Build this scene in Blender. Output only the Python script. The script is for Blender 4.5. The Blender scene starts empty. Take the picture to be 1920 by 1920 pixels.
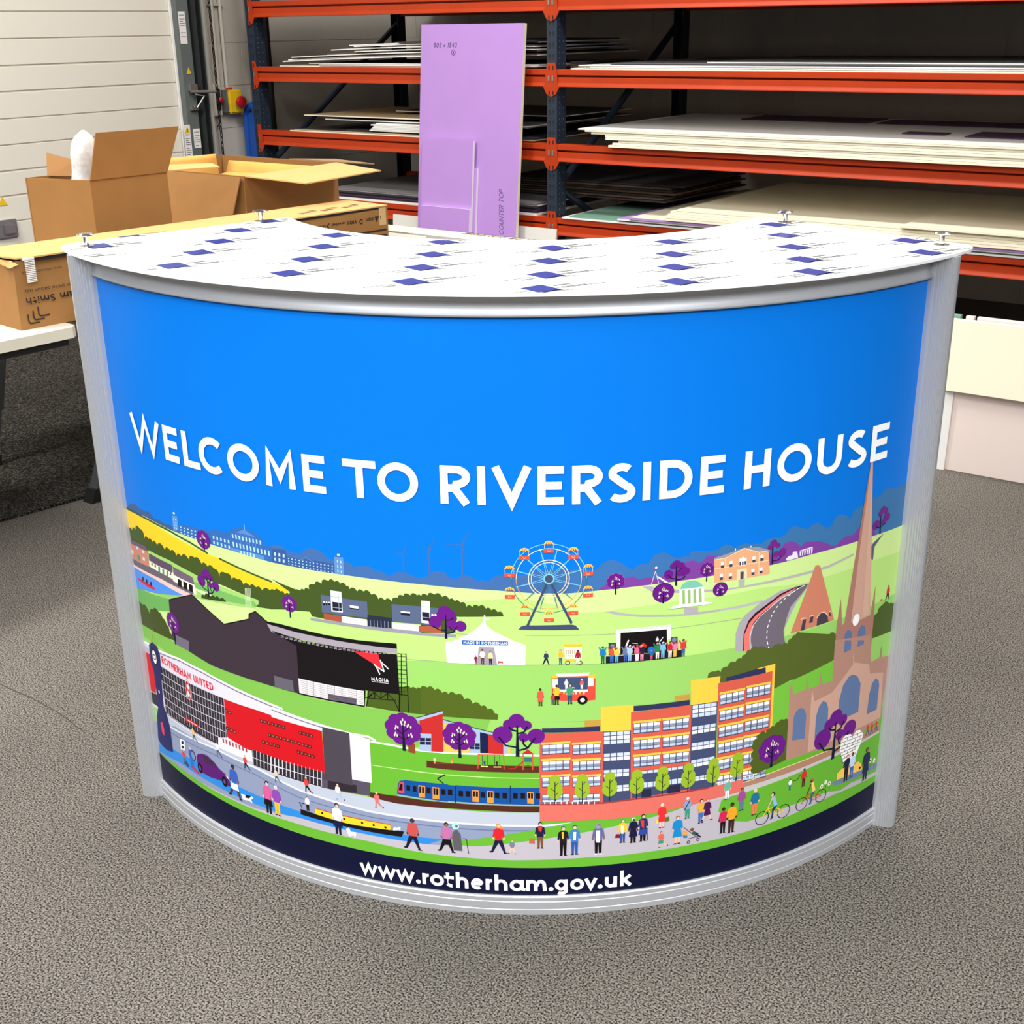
import bpy, bmesh, math, random
from mathutils import Vector, Matrix
random.seed(7)
SC = bpy.context.scene; COL = SC.collection

# ------------------------------------------------------------------ camera, light, exposure
# room axes: X along the racking (to the right), Y towards the racking, Z up. Counter frame is turned 36 degrees.
A = math.radians(36); CA, SA = math.cos(A), math.sin(A)
def W(x, y, z=0.0): return Vector((x * CA - y * SA, x * SA + y * CA, z))
FPX, PIT, ROL, CAMH = 2339.159, .37236, -.01466, 1.4082
_f = Vector((0, math.cos(PIT), -math.sin(PIT))); _u = Vector((0, math.sin(PIT), math.cos(PIT))); _r = Vector((1, 0, 0))
_c, _s = math.cos(ROL), math.sin(ROL)
VR, VU = _c * _r + _s * _u, -_s * _r + _c * _u
cam = bpy.data.objects.new('camera', bpy.data.cameras.new('camera')); COL.objects.link(cam)
cam.data.sensor_width = 36; cam.data.lens = FPX / 1920 * 36; cam.data.clip_start = .05
cam.matrix_world = Matrix.Rotation(A, 4, 'Z') @ Matrix(((VR.x, VU.x, -_f.x, 0), (VR.y, VU.y, -_f.y, 0), (VR.z, VU.z, -_f.z, CAMH), (0, 0, 0, 1)))
SC.camera = cam
wd = bpy.data.worlds.new('world'); SC.world = wd; wd.use_nodes = True
wd.node_tree.nodes['Background'].inputs[0].default_value = (.93, .96, 1, 1); wd.node_tree.nodes['Background'].inputs[1].default_value = .18
def area(name, x, y, z, sx, sy, e, col=(1, .98, .94), tx=0, ty=0, tz=0, rz=0):
    l = bpy.data.lights.new(name, 'AREA'); l.shape = 'RECTANGLE'; l.size, l.size_y = sx, sy; l.energy = e; l.color = col
    o = bpy.data.objects.new(name, l); COL.objects.link(o); p = W(x, y, z); o.location = p
    o.rotation_euler = (W(tx, ty, tz) - p).to_track_quat('-Z', 'Y').to_euler(); return o
def front(o, s): o.data.spread = math.radians(s)
area('ceiling_light', -1.2, .1, 3.6, 2.6, .5, 76, tx=-1.0, ty=.7)            # strips over and in front of the counter
area('ceiling_light', .2, 2.2, 3.7, 2.4, .4, 55, tx=.2, ty=1.9)
area('ceiling_light', -3.0, 3.0, 3.7, 2.2, .6, 210, tx=-3.6, ty=3.6)
front(area('ceiling_light', 1.1, -1.8, 3.2, 3.0, .8, 37, (.96, .98, 1), tx=.4, ty=1.1, tz=.2), 68)
front(area('ceiling_light', -2.2, -1.4, 3.2, 2.0, .8, 29, (.96, .98, 1), tx=-1.0, ty=1.2, tz=.2), 72)
area('ceiling_light', -.08, 5.0, 3.6, 2.4, .4, 78, tx=-.08, ty=5.0)           # row along the front of the racking
area('ceiling_light', 1.5, 3.6, 3.6, 2.4, .4, 66, tx=1.5, ty=3.6)
SC.view_settings.view_transform = 'Standard'; SC.view_settings.look = 'None'; SC.view_settings.gamma = 1
SC.view_settings.use_curve_mapping = False; SC.view_settings.exposure = 0.0

# ------------------------------------------------------------------ helpers
def lin(c): return tuple((v / 255 / 12.92 if v / 255 <= .04045 else ((v / 255 + .055) / 1.055) ** 2.4) for v in c) + (1,)
MATS = {}
def mat(name, c=0, rough=.6, metal=0, vary=0, scale=30, bump=0, spec=.5, stretch=None):
    if name in MATS: return MATS[name]
    m = bpy.data.materials.new(name); m.use_nodes = True; nt = m.node_tree; b = nt.nodes['Principled BSDF']
    b.inputs['Base Color'].default_value = lin(c); b.inputs['Roughness'].default_value = rough; b.inputs['Metallic'].default_value = metal
    b.inputs['Specular IOR Level'].default_value = spec
    if vary or bump:
        tc = nt.nodes.new('ShaderNodeTexCoord'); mp = nt.nodes.new('ShaderNodeMapping'); nz = nt.nodes.new('ShaderNodeTexNoise')
        nt.links.new(tc.outputs['Object'], mp.inputs[0]); nt.links.new(mp.outputs[0], nz.inputs[0]); nz.inputs['Scale'].default_value = scale; nz.inputs['Detail'].default_value = 4
        if stretch: mp.inputs['Scale'].default_value = stretch
        if vary:
            r = nt.nodes.new('ShaderNodeMixRGB'); r.inputs[1].default_value = lin([max(0, v * (1 - vary)) for v in c]); r.inputs[2].default_value = lin([min(255, v * (1 + vary)) for v in c])
            nt.links.new(nz.outputs[0], r.inputs[0]); nt.links.new(r.outputs[0], b.inputs['Base Color'])
        if bump:
            bp = nt.nodes.new('ShaderNodeBump'); bp.inputs['Strength'].default_value = bump; bp.inputs['Distance'].default_value = .002
            nt.links.new(nz.outputs[0], bp.inputs['Height']); nt.links.new(bp.outputs[0], b.inputs['Normal'])
    MATS[name] = m; return m
def link(name, bm, m, parent=None, smooth=False, loc=None):
    bmesh.ops.recalc_face_normals(bm, faces=bm.faces)
    me = bpy.data.meshes.new(name); bm.to_mesh(me); bm.free()
    if smooth:
        for p in me.polygons: p.use_smooth = True
    for x in (m if isinstance(m, (list, tuple)) else [m]): me.materials.append(x)
    o = bpy.data.objects.new(name, me); COL.objects.link(o)
    if parent: o.parent = parent
    if loc: o.location = loc
    return o
def tag(o, label=None, cat=None, group=None, kind=None):
    if label: o['label'] = label
    if cat: o['category'] = cat
    if group: o['group'] = group
    if kind: o['kind'] = kind
    return o
def thing(name, label, cat, loc=(0, 0, 0), rz=0, group=None):
    o = bpy.data.objects.new(name, None); COL.objects.link(o); o.location = loc; o.rotation_euler = (0, 0, rz)
    return tag(o, label, cat, group)
def dup(root, loc=None, rz=None, label=None, group=None):
    r = root.copy(); COL.objects.link(r)
    if loc is not None: r.location = loc
    if rz is not None: r.rotation_euler = (0, 0, rz)
    if label: r['label'] = label
    if group: r['group'] = group
    for ch in list(root.children):
        c = ch.copy(); COL.objects.link(c); c.parent = r
        for g in ch.children: d = g.copy(); COL.objects.link(d); d.parent = c
    return r
def box(bm, x0, x1, y0, y1, z0, z1, mi=0, bev=0):
    vs = [bm.verts.new((x, y, z)) for z in (z0, z1) for x, y in ((x0, y0), (x1, y0), (x1, y1), (x0, y1))]
    fs = [bm.faces.new([vs[i] for i in f]) for f in ((3, 2, 1, 0), (4, 5, 6, 7), (0, 1, 5, 4), (1, 2, 6, 5), (2, 3, 7, 6), (3, 0, 4, 7))]
    for f in fs: f.material_index = mi
    if bev:
        bmesh.ops.bevel(bm, geom=list({e for f in fs for e in f.edges}), offset=bev, segments=2, affect='EDGES')
def prism(bm, pts, d, mi=0, caps=True):     # closed loop of 3D points swept by vector d
    d = Vector(d); a = [bm.verts.new(p) for p in pts]; b = [bm.verts.new(Vector(p) + d) for p in pts]; n = len(a)
    for i in range(n): bm.faces.new((a[i], a[(i + 1) % n], b[(i + 1) % n], b[i])).material_index = mi
    if caps: bm.faces.new(a[::-1]).material_index = mi; bm.faces.new(b).material_index = mi
def tube(bm, pts, r, n=10, mi=0, closed=False):
    pts = [Vector(p) for p in pts]; rings = []
    for i, p in enumerate(pts):
        t = (pts[min(i + 1, len(pts) - 1)] - pts[max(i - 1, 0)]).normalized(); x = t.orthogonal().normalized() if not rings else (rings[-1][1] - t * rings[-1][1].dot(t)).normalized(); y = t.cross(x)
        rings.append(([bm.verts.new(p + r * (math.cos(2 * math.pi * k / n) * x + math.sin(2 * math.pi * k / n) * y)) for k in range(n)], x))
    for (a, _), (b, _) in zip(rings, rings[1:]):
        for k in range(n): bm.faces.new((a[k], a[(k + 1) % n], b[(k + 1) % n], b[k])).material_index = mi
    bm.faces.new(rings[0][0][::-1]).material_index = mi; bm.faces.new(rings[-1][0]).material_index = mi
def lathe(bm, prof, c=(0, 0, 0), n=24, mi=0):
    c = Vector(c); rs = [[bm.verts.new(c + Vector((r * math.cos(2 * math.pi * k / n), r * math.sin(2 * math.pi * k / n), z))) for k in range(n)] for r, z in prof]
    for a, b in zip(rs, rs[1:]):
        for k in range(n): bm.faces.new((a[k], a[(k + 1) % n], b[(k + 1) % n], b[k])).material_index = mi
    bm.faces.new(rs[0][::-1]).material_index = mi; bm.faces.new(rs[-1]).material_index = mi
def quad(bm, pts, mi=0): bm.faces.new([bm.verts.new(p) for p in pts]).material_index = mi
def NB(): return bmesh.new()

# ---- stroke alphabet (centre lines; cap height 1)
def arc(cx, cy, rx, ry, a0, a1, n=14): return [(cx + rx * math.cos(math.radians(a0 + (a1 - a0) * i / n)), cy + ry * math.sin(math.radians(a0 + (a1 - a0) * i / n))) for i in range(n + 1)]
def glyph(ch, t):             # returns (width, strokes); t = half stroke
    u = 1 - t; L = {
    'W': (1.25, [[(t * .9, 1), (.38, t * .6), (.64, .93), (.88, t * .6), (1.25 - t * .9, 1)]]), 'E': (.6, [[(t, 0), (t, 1)], [(t, u), (.6, u)], [(t, .5), (.55, .5)], [(t, t), (.6, t)]]),
    'L': (.56, [[(t, 0), (t, 1)], [(t, t), (.56, t)]]), 'C': (.9, [arc(.52, .5, .52 - t, .5 - t, 48, 312, 20)]), 'O': (1.08, [arc(.54, .5, .54 - t, .5 - t, 0, 360, 30)]),
    'M': (.98, [[(t, 0), (t * 1.25, .93), (.49, .3), (.98 - t * 1.25, .93), (.98 - t, 0)]]), 'T': (.8, [[(0, u), (.8, u)], [(.4, 0), (.4, 1)]]),
    'R': (.72, [[(t, 0), (t, 1)], [(t, u), (.36, u)] + arc(.38, .71, .3 - t * .6, .29 - t, 88, -88) + [(.36, .42), (t, .42)], [(.34, .42), (.72 - t, 0)]]),
    'I': (2 * t, [[(t, 0), (t, 1)]]), 'V': (.95, [[(t * .9, 1), (.475, t * .9), (.95 - t * .9, 1)]]), 'S': (.62, [arc(.31, .735, .28 - t * .7, .265 - t, 38, 200) + arc(.31, .4, .6, .2, 158, 130, 2)[1:0] + arc(.3, .27, .31 - t * .7, .27 - t, 62, -145)]),
    'D': (.82, [[(t, 0), (t, 1)], [(t, u), (.32, u)] + arc(.32, .5, .5 - t, .5 - t, 90, -90) + [(t, t)]]), 'H': (.78, [[(t, 0), (t, 1)], [(.78 - t, 0), (.78 - t, 1)], [(t, .5), (.78 - t, .5)]]),
    'U': (.78, [[(t, 1), (t, .4)] + arc(.39, .39, .39 - t, .39 - t, 180, 360) + [(.78 - t, 1)]]), 'N': (.78, [[(t, 0), (t, .98), (.78 - t, .02), (.78 - t, 1)]]), 'A': (.88, [[(t * .8, 0), (.44, .96), (.88 - t * .8, 0)], [(.2, .28), (.68, .28)]]),
    'G': (.92, [arc(.5, .5, .5 - t, .5 - t, 48, 350, 20) + [(.92 - t, .5), (.56, .5)]]), 'B': (.66, [[(t, 0), (t, 1)], [(t, u), (.3, u)] + arc(.32, .74, .24 - t * .4, .26 - t, 88, -88, 8) + [(t, .5)], [(t, .5), (.3, .5)] + arc(.34, .27, .3 - t, .26 - t, 88, -88, 8) + [(t, t)]]),
    'Y': (.8, [[(t, 1), (.4, .45), (.8 - t, 1)], [(.4, .5), (.4, 0)]]), 'P': (.66, [[(t, 0), (t, 1)], [(t, u), (.34, u)] + arc(.36, .7, .28 - t * .6, .3 - t, 88, -88) + [(t, .4)]]), 'Q': (1, [arc(.5, .5, .5 - t, .5 - t, 0, 360, 24)]),
    '0': (.66, [arc(.33, .5, .33 - t, .5 - t, 0, 360, 18)]), '1': (.3, [[(.02, .8), (.2, .96), (.2, 0)]]), '2': (.6, [arc(.3, .7, .28 - t, .3 - t, 160, -30, 8) + [(t, t), (.6, t)]]), '3': (.6, [arc(.28, .73, .26 - t, .27 - t, 140, -80, 8), arc(.28, .28, .3 - t, .28 - t, 80, -140, 8)]),
    '4': (.66, [[(.5, 0), (.5, .96), (.05, .3), (.66, .3)]]), '5': (.6, [[(.55, u), (.14, u), (.1, .55)] + arc(.28, .32, .3 - t, .3 - t, 120, -140, 10)]), '8': (.6, [arc(.3, .74, .25 - t, .26 - t, 0, 360, 14), arc(.3, .27, .3 - t, .28 - t, 0, 360, 14)]), '9': (.6, [arc(.3, .7, .28 - t, .3 - t, 0, 360, 14), [(.58 - t, .7), (.4, 0)]]), 'x': (.5, [[(.05, .1), (.45, .6)], [(.05, .6), (.45, .1)]]),
    'w': (1.0, [[(t * .8, .68), (.29, t * .8), (.5, .64), (.71, t * .8), (1 - t * .8, .68)]]), 'r': (.42, [[(t, 0), (t, .7)], arc(.36, .36, .36 - t, .34 - t, 178, 82, 7)]), 'o': (.74, [arc(.37, .35, .37 - t, .36 - t, 0, 360, 22)]), 't': (.48, [[(.17, .9), (.17, .2)] + arc(.34, .22, .17, .22 - t, 180, 285, 6), [(0, .62), (.46, .62)]]),
    'h': (.66, [[(t, 0), (t, 1)], [(t, .3)] + arc(.33, .36, .33 - t, .35 - t, 180, 0, 12) + [(.66 - t, 0)]]), 'e': (.7, [[(.1, .36), (.7 - t, .36)] + arc(.35, .35, .35 - t, .36 - t, 2, 312, 20)]), 'a': (.7, [arc(.34, .35, .34 - t, .36 - t, 0, 360, 20), [(.68 - t, .7), (.68 - t, .14), (.75, t * .8)]]),
    'm': (1.1, [[(t, 0), (t, .7)], [(t, .3)] + arc(.31, .38, .31 - t, .33 - t, 180, 0, 10) + [(.62 - t, 0)], [(.62 - t, .3)] + arc(.84 - t * .5, .38, .29 - t, .33 - t, 180, 0, 10) + [(1.12 - t, 0)]]), 'g': (.7, [arc(.34, .36, .34 - t, .35 - t, 0, 360, 20), [(.68 - t, .7), (.68 - t, 0)] + arc(.36, -.02, .33 - t, .25 - t, 0, -140, 8)]),
    'v': (.72, [[(t * .8, .68), (.36, t * .9), (.72 - t * .8, .68)]]), 'u': (.66, [[(t, .68), (t, .34)] + arc(.33, .34, .33 - t, .34 - t, 180, 360, 12), [(.66 - t, .68), (.66 - t, 0)]]), 'k': (.64, [[(t, 0), (t, 1)], [(.6, .66), (t, .3)], [(.22, .4), (.62, .02)]]), 'l': (2 * t, [[(t, 0), (t, 1)]]), 'i': (2 * t, [[(t, 0), (t, .68)], [(t, .84), (t, 1)]]),
    '.': (.28, [arc(.14, t * .9, t * .45, t * .45, 0, 360, 10)]), ' ': (.32, []), '-': (.4, [[(0, .4), (.4, .4)]]), 's': (.5, [[(.48, .56), (.3, .64), (.1, .56), (.14, .4), (.42, .28), (.42, .1), (.22, .03), (.02, .12)]]), 'p': (.7, [arc(.36, .35, .34 - t, .36 - t, 0, 360, 16), [(t, .7), (t, -.3)]]), 'c': (.62, [arc(.36, .35, .36 - t, .36 - t, 50, 310, 14)]),
    '?': (.5, [[(0, .5), (.5, .5)]])}
    return L.get(ch, L['?'])
def stroke_quads(pts, w):     # mitred ribbon pieces along a polyline
    pts = [p for i, p in enumerate(pts) if i == 0 or math.dist(p, pts[i - 1]) > 1e-5 * w / .01]
    n = len(pts); L, R = [], []; closed = n > 4 and math.dist(pts[0], pts[-1]) < 1e-6
    def nrm(a, b):
        d = math.dist(a, b) or 1e-9; return (-(b[1] - a[1]) / d, (b[0] - a[0]) / d)
    for i in range(n):
        a = nrm(pts[i - 1], pts[i]) if i else (nrm(pts[-2], pts[-1]) if closed else nrm(pts[0], pts[1])); b = nrm(pts[i], pts[i + 1]) if i < n - 1 else (nrm(pts[0], pts[1]) if closed else a)
        mx, my = a[0] + b[0], a[1] + b[1]; q = mx * mx + my * my; k = 2 / q if q > .2 else 10; k = min(k, 3.2) * w / 2
        L.append((pts[i][0] + mx * k, pts[i][1] + my * k)); R.append((pts[i][0] - mx * k, pts[i][1] - my * k))
    return [[L[i], L[i + 1], R[i + 1], R[i]] for i in range(n - 1)]
def text_polys(s, a, b, H, wt, slant=0, gap=.16):      # baseline from a to b (2D), height H
    adv = sum(glyph(c, wt / 2)[0] + gap for c in s) - gap; Lx = math.dist(a, b); ex = ((b[0] - a[0]) / Lx, (b[1] - a[1]) / Lx); ey = (-ex[1], ex[0]); sx = Lx / adv; x = 0; out = []
    for ch in s:
        w, st = glyph(ch, wt / 2)
        for pl in st:
            q = [((x + px) * sx + slant * py * H, py * H) for px, py in pl]
            for poly in stroke_quads([(a[0] + ex[0] * X + ey[0] * Y, a[1] + ex[1] * X + ey[1] * Y) for X, Y in q], wt * (H + sx) / 2 if H else 1): out.append(poly)
        x += w + gap
    return out
def decal(name, polys, M4, m, parent, lift=.0006):     # flat print: 2D polygons (x, z) placed by matrix
    bm = NB()
    for p in polys: quad(bm, [M4 @ Vector((x, 0, z)) for x, z in p])
    return link(name, bm, m, parent)

# ------------------------------------------------------------------ materials
def carpet(name, dark, light, scale, lo=.42, hi=.6):
    m = bpy.data.materials.new(name); m.use_nodes = True; nt = m.node_tree; b = nt.nodes['Principled BSDF']; N = nt.nodes.new
    tc = N('ShaderNodeTexCoord'); nz = N('ShaderNodeTexNoise'); nz.inputs['Scale'].default_value = scale; nz.inputs['Detail'].default_value = 2; nz.inputs['Roughness'].default_value = .6
    n2 = N('ShaderNodeTexNoise'); n2.inputs['Scale'].default_value = 1.7; n2.inputs['Detail'].default_value = 3
    cr = N('ShaderNodeValToRGB'); cr.color_ramp.elements[0].position = lo; cr.color_ramp.elements[0].color = lin(dark); cr.color_ramp.elements[1].position = hi; cr.color_ramp.elements[1].color = lin(light)
    mr = N('ShaderNodeMapRange'); mr.inputs[1].default_value = .3; mr.inputs[2].default_value = .7; mr.inputs[3].default_value = .86; mr.inputs[4].default_value = 1.12
    mx = N('ShaderNodeMixRGB'); mx.blend_type = 'MULTIPLY'; mx.inputs[0].default_value = 1
    bp = N('ShaderNodeBump'); bp.inputs['Strength'].default_value = .3; bp.inputs['Distance'].default_value = .002
    for a, c in ((tc.outputs['Object'], nz.inputs[0]), (tc.outputs['Object'], n2.inputs[0]), (nz.outputs[0], cr.inputs[0]), (n2.outputs[0], mr.inputs[0]), (cr.outputs[0], mx.inputs[1]), (mr.outputs[0], mx.inputs[2]), (mx.outputs[0], b.inputs['Base Color']), (nz.outputs[0], bp.inputs['Height']), (bp.outputs[0], b.inputs['Normal'])): nt.links.new(a, c)
    b.inputs['Roughness'].default_value = .95; b.inputs['Specular IOR Level'].default_value = .15; return m
M_FLOOR = carpet('speckled_carpet', (14, 12, 11), (140, 133, 124), 300, .37, .66)
M_MAT = carpet('charcoal_mat', (10, 9, 8), (104, 97, 88), 170, .46, .76)
def blockwall():
    m = bpy.data.materials.new('painted_blockwork'); m.use_nodes = True; nt = m.node_tree; b = nt.nodes['Principled BSDF']; N = nt.nodes.new
    nz = N('ShaderNodeTexNoise'); nz.inputs['Scale'].default_value = 160; tc = N('ShaderNodeTexCoord'); bp = N('ShaderNodeBump'); bp.inputs['Strength'].default_value = .3; bp.inputs['Distance'].default_value = .003
    nt.links.new(tc.outputs['Object'], nz.inputs[0]); nt.links.new(nz.outputs[0], bp.inputs['Height']); nt.links.new(bp.outputs[0], b.inputs['Normal'])
    b.inputs['Base Color'].default_value = lin((196, 188, 176)); b.inputs['Roughness'].default_value = .7; return m
M_BLOCK = blockwall()
M_DOOR = mat('cream_steel', (232, 227, 212), .45, bump=.15, scale=300); M_TRACK = mat('grey_green_steel', (98, 106, 104), .5); M_DKTRACK = mat('dark_steel', (50, 54, 54), .5)
M_ORANGE = mat('orange_enamel', (180, 56, 14), .45, vary=.08, scale=6, spec=.3); M_BLUE = mat('dark_blue_steel', (34, 46, 62), .4); M_BLACK = mat('black', (12, 11, 11), .6)
M_WHITE = mat('white_board', (242, 240, 236), .55); M_CREAM = mat('cream_board_edge', (246, 238, 212), .6); M_LILAC = mat('lilac_foam', (182, 138, 210), .6, vary=.02, scale=8, bump=.1)
M_CARD = mat('corrugated_card', (152, 106, 54), .75, vary=.05, scale=14, bump=.1); M_CARD2 = mat('card_inside', (206, 162, 100), .75, vary=.04, scale=12); M_KRAFT = mat('kraft_paper', (214, 158, 76), .7, vary=.1, scale=9, bump=.6)
M_ALU = mat('satin_aluminium', (196, 197, 200), .4, .45); M_CHROME = mat('chrome', (220, 215, 205), .15, 1); M_PENCIL = mat('marker_ink', (70, 50, 110), .6)
M_INK = mat('black_print', (38, 30, 26), .6); M_GREY = mat('grey_board', (120, 118, 118), .6); M_DGREY = mat('charcoal_board', (52, 50, 54), .6); M_BROWN = mat('brown_board', (112, 88, 66), .7); M_TAN = mat('tan_board', (190, 165, 128), .7); M_DPUR = mat('dark_purple_board', (70, 38, 76), .5); M_TEAL = mat('pale_green_board', (120, 160, 140), .5)

# ------------------------------------------------------------------ the room
WX, BY = -5.8, 6.85           # door wall, back wall
bm = NB(); box(bm, WX - .2, 4.5, -3.2, BY + .2, -.1, 0); tag(link('floor', bm, M_FLOOR), kind='structure')
def blocks(name, o, ux, uy, L, H, z0, off):        # painted blockwork: faces of blocks stand proud of the joints
    bm = NB(); n = Vector(uy); u = Vector(ux); o = Vector(o)
    def slab(a, b, c, d, t0, t1): prism(bm, [o + u * a + Vector((0, 0, c)) + n * t0, o + u * b + Vector((0, 0, c)) + n * t0, o + u * b + Vector((0, 0, d)) + n * t0, o + u * a + Vector((0, 0, d)) + n * t0], n * (t1 - t0))
    slab(0, L, 0, H, -.15, 0); j = 0; z = z0 - .233 * math.ceil(z0 / .233)
    while z < H:
        x = -.45 * .5 * (j % 2) + off - .45
        while x < L:
            a, b, c, d = max(0, x), min(L, x + .445), max(0, z), min(H, z + .228)
            if b > a and d > c: slab(a, b, c, d, 0, .003)
            x += .45
        z += .233; j += 1
    return tag(link(name, bm, M_BLOCK), kind='structure')
blocks('wall_left', (WX, 4.86, 0), (0, 1, 0), (1, 0, 0), BY - 4.86, 3.0, .87, .28)
blocks('wall_back', (WX, BY, 0), (1, 0, 0), (0, -1, 0), 9.5, 3.0, .87, .1)
# sectional door: ribbed cream panels
bm = NB(); zs = [.0215 + .1233 * i for i in range(25)]
for i, z in enumerate(zs):
    g = .012 if i % 4 == 1 else .005
    box(bm, WX - .05, WX, 1.2, 4.868, z + g / 2, z + .1233 - g / 2, bev=.002)
box(bm, WX - .06, WX - .008, 1.2, 4.86, 0, 3.0)
dr = tag(link('door_1', bm, M_DOOR), kind='structure')
bm = NB(); box(bm, WX, WX + .012, 4.862, 4.875, 0, 3); link('edge_seal', bm, M_WHITE, dr)
h = None
bm = NB(); box(bm, WX + .001, WX + .014, 3.62, 3.74, .44, .53, bev=.003); box(bm, WX + .012, WX + .03, 3.66, 3.72, .46, .51, bev=.004); link('hinge', bm, mat('zinc', (170, 170, 165), .35, .8), dr)
bm = NB(); prism(bm, [(WX + .002, 3.66, .60), (WX + .002, 3.71, .60), (WX + .002, 3.685, .645)], (.001, 0, 0)); link('warning_sticker', bm, mat('warning_yellow', (235, 195, 40), .5), dr)
# vertical door track with its cover, fixings and stickers
tk = tag(bpy.data.objects.new('trim_1', None), kind='structure'); COL.objects.link(tk)
bm = NB(); box(bm, WX, WX + .05, 4.876, 4.956, 0, 3); 
link('track_cover', bm, M_TRACK, tk)
bm = NB(); box(bm, WX, WX + .02, 4.958, 5.045, 0, 3); box(bm, WX + .02, WX + .07, 4.985, 4.992, 0, 3); box(bm, WX + .02, WX + .06, 5.03, 5.036, 0, 3); link('track_channel', bm, M_DKTRACK, tk)
bm = NB(); box(bm, WX + .05, WX + .075, 4.9, 4.95, 1.09, 1.125); tube(bm, [(WX + .07, 4.9, 1.085), (WX + .11, 5.05, 1.08)], .008); tube(bm, [(WX + .08, 4.92, 1.07), (WX + .1, 4.97, 1.06), (WX + .08, 4.93, 1.0)], .006); box(bm, WX + .05, WX + .07, 4.9, 4.95, .985, 1.01); link('latch', bm, mat('zinc', (170, 170, 165), .35, .8), tk)
bm = NB()
for z in (1.6, 1.5, 1.36, 1.27, 1.22, .95, .86):
    for y in (4.895, 4.935): lathe(bm, [(.003, 0), (.003, .004)], (0, 0, 0), 8)
    for v in bm.verts:
        if abs(v.co.z) < .01 and abs(v.co.x) < .01: y_ = 4.895 if v.index % 2 else 4.935; v.co = Vector((WX + .05 + v.co.z, y_ + v.co.x, z + v.co.y))
bm.free()
def sticker(y0, y1, z0, z1, x, tri, lines):
    bm = NB(); box(bm, x, x + .0012, y0, y1, z0, z1); s = link('sticker', bm, M_WHITE, tk)
    if tri:
        ym = (y0 + y1) / 2; bm = NB(); prism(bm, [(x + .0013, ym - .02, z1 - .045), (x + .0013, ym + .02, z1 - .045), (x + .0013, ym, z1 - .008)], (.0008, 0, 0)); link('warning_triangle', bm, MATS['warning_yellow'], s)
        bm = NB(); box(bm, x + .0022, x + .003, ym - .002, ym + .002, z1 - .038, z1 - .018); link('warning_mark', bm, M_INK, s)
    bm = NB(); z = z1 - (.055 if tri else .02)
    for k in range(lines):
        if z < z0 + .006: break
        box(bm, x + .0013, x + .0018, y0 + .006, y1 - .006 - .012 * (k % 3 == 2), z, z + .0035); z -= .011 if k % 4 else .02
    link('sticker_text', bm, mat('grey_print', (120, 120, 130), .6), s)
sticker(4.882, 4.93, 1.41, 1.5, WX + .051, False, 5); sticker(4.84, 4.885, .74, .91, WX + .0515, True, 14); sticker(4.905, 4.953, .78, .885, WX + .0515, False, 8)
sticker(4.882, 4.93, 1.335, 1.41, WX + .051, False, 2)
bm = NB(); prism(bm, [(WX + .052, 4.9, 1.178), (WX + .052, 4.935, 1.178), (WX + .052, 4.9175, 1.212)], (.001, 0, 0)); link('warning_sticker', bm, MATS['warning_yellow'], tk)
# carpet joint in front of the table
bm = NB(); 
def strip_floor(bm, pts, w, z):
    for p, q in zip(pts, pts[1:]):
        p, q = Vector(p), Vector(q); n = Vector((-(q - p).y, (q - p).x, 0)).normalized() * w / 2; quad(bm, [p + n + Vector((0, 0, z)), q + n + Vector((0, 0, z)), q - n + Vector((0, 0, z)), p - n + Vector((0, 0, z))])
SEAM = NB(); strip_floor(SEAM, [(-2.9, 1.37, 0), (-2.467, 1.366, 0), (-2.347, 1.369, 0), (-2.245, 1.364, 0), (-2.12, 1.344, 0)], .003, .0006); tag(link('trim_2', SEAM, mat('joint_dirt', (70, 52, 42), .9)), kind='structure')
# charcoal mat along the door
bm = NB(); e = lambda y: -3.379 + .156 * (y - 1.985)
prism(bm, [(WX, -1.5, .001), (e(-1.5), -1.5, .001), (e(4.7), 4.7, .001), (WX, 4.7, .001)], (0, 0, .008)); tag(link('floor_mat', bm, M_MAT), 'charcoal ribbed barrier mat covering the floor beside the cream door', 'mat')
# ------------------------------------------------------------------ the curved counter
CX, CY, RR, ZB, ZT, TL, TR_, ZTOP = .04463, 2.65254, .92861, .03738, 1.02601, -.92583, .73566, 1.06
RP = RR - .006
def cyl(th, r, z): return W(CX + r * math.sin(th), CY - r * math.cos(th), z)
def unroll(x, y):             # spot on the curved panel -> (arc length, height)
    d = (x - 960) / FPX * VR - (y - 960) / FPX * VU + _f
    ox, oy = -CX, -CY; a = d.x ** 2 + d.y ** 2; b = 2 * (ox * d.x + oy * d.y); c = ox * ox + oy * oy - RP * RP
    t = (-b - math.sqrt(max(0, b * b - 4 * a * c))) / (2 * a); X, Y = ox + t * d.x, oy + t * d.y
    return (RP * math.atan2(X, -Y), CAMH + t * d.z)
def arcsweep(bm, prof, t0, t1, n=72, mi=0):   # (r, z) profile swept round the counter
    rs = [[bm.verts.new(cyl(t0 + (t1 - t0) * i / n, r, z)) for r, z in prof] for i in range(n + 1)]; k = len(prof)
    for a, b in zip(rs, rs[1:]):
        for j in range(k): bm.faces.new((a[j], a[(j + 1) % k], b[(j + 1) % k], b[j])).material_index = mi
    bm.faces.new(rs[0][::-1]).material_index = mi; bm.faces.new(rs[-1]).material_index = mi
ctr = thing('display_counter', 'curved aluminium display counter with blue town panorama panel reading WELCOME TO RIVERSIDE HOUSE', 'counter')
bm = NB(); arcsweep(bm, [(RR - .03, 0), (RR, 0), (RR, .0095), (RR - .0012, .0105), (RR - .0012, .0115), (RR, .0125), (RR, .0255), (RR - .0012, .0265), (RR - .0012, .0275), (RR, .0285), (RR, .0350), (RR - .0015, .0368), (RP - .001, .0374), (RR - .03, .0374)], TL, TR_); link('bottom_rail', bm, M_ALU, ctr)
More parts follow.
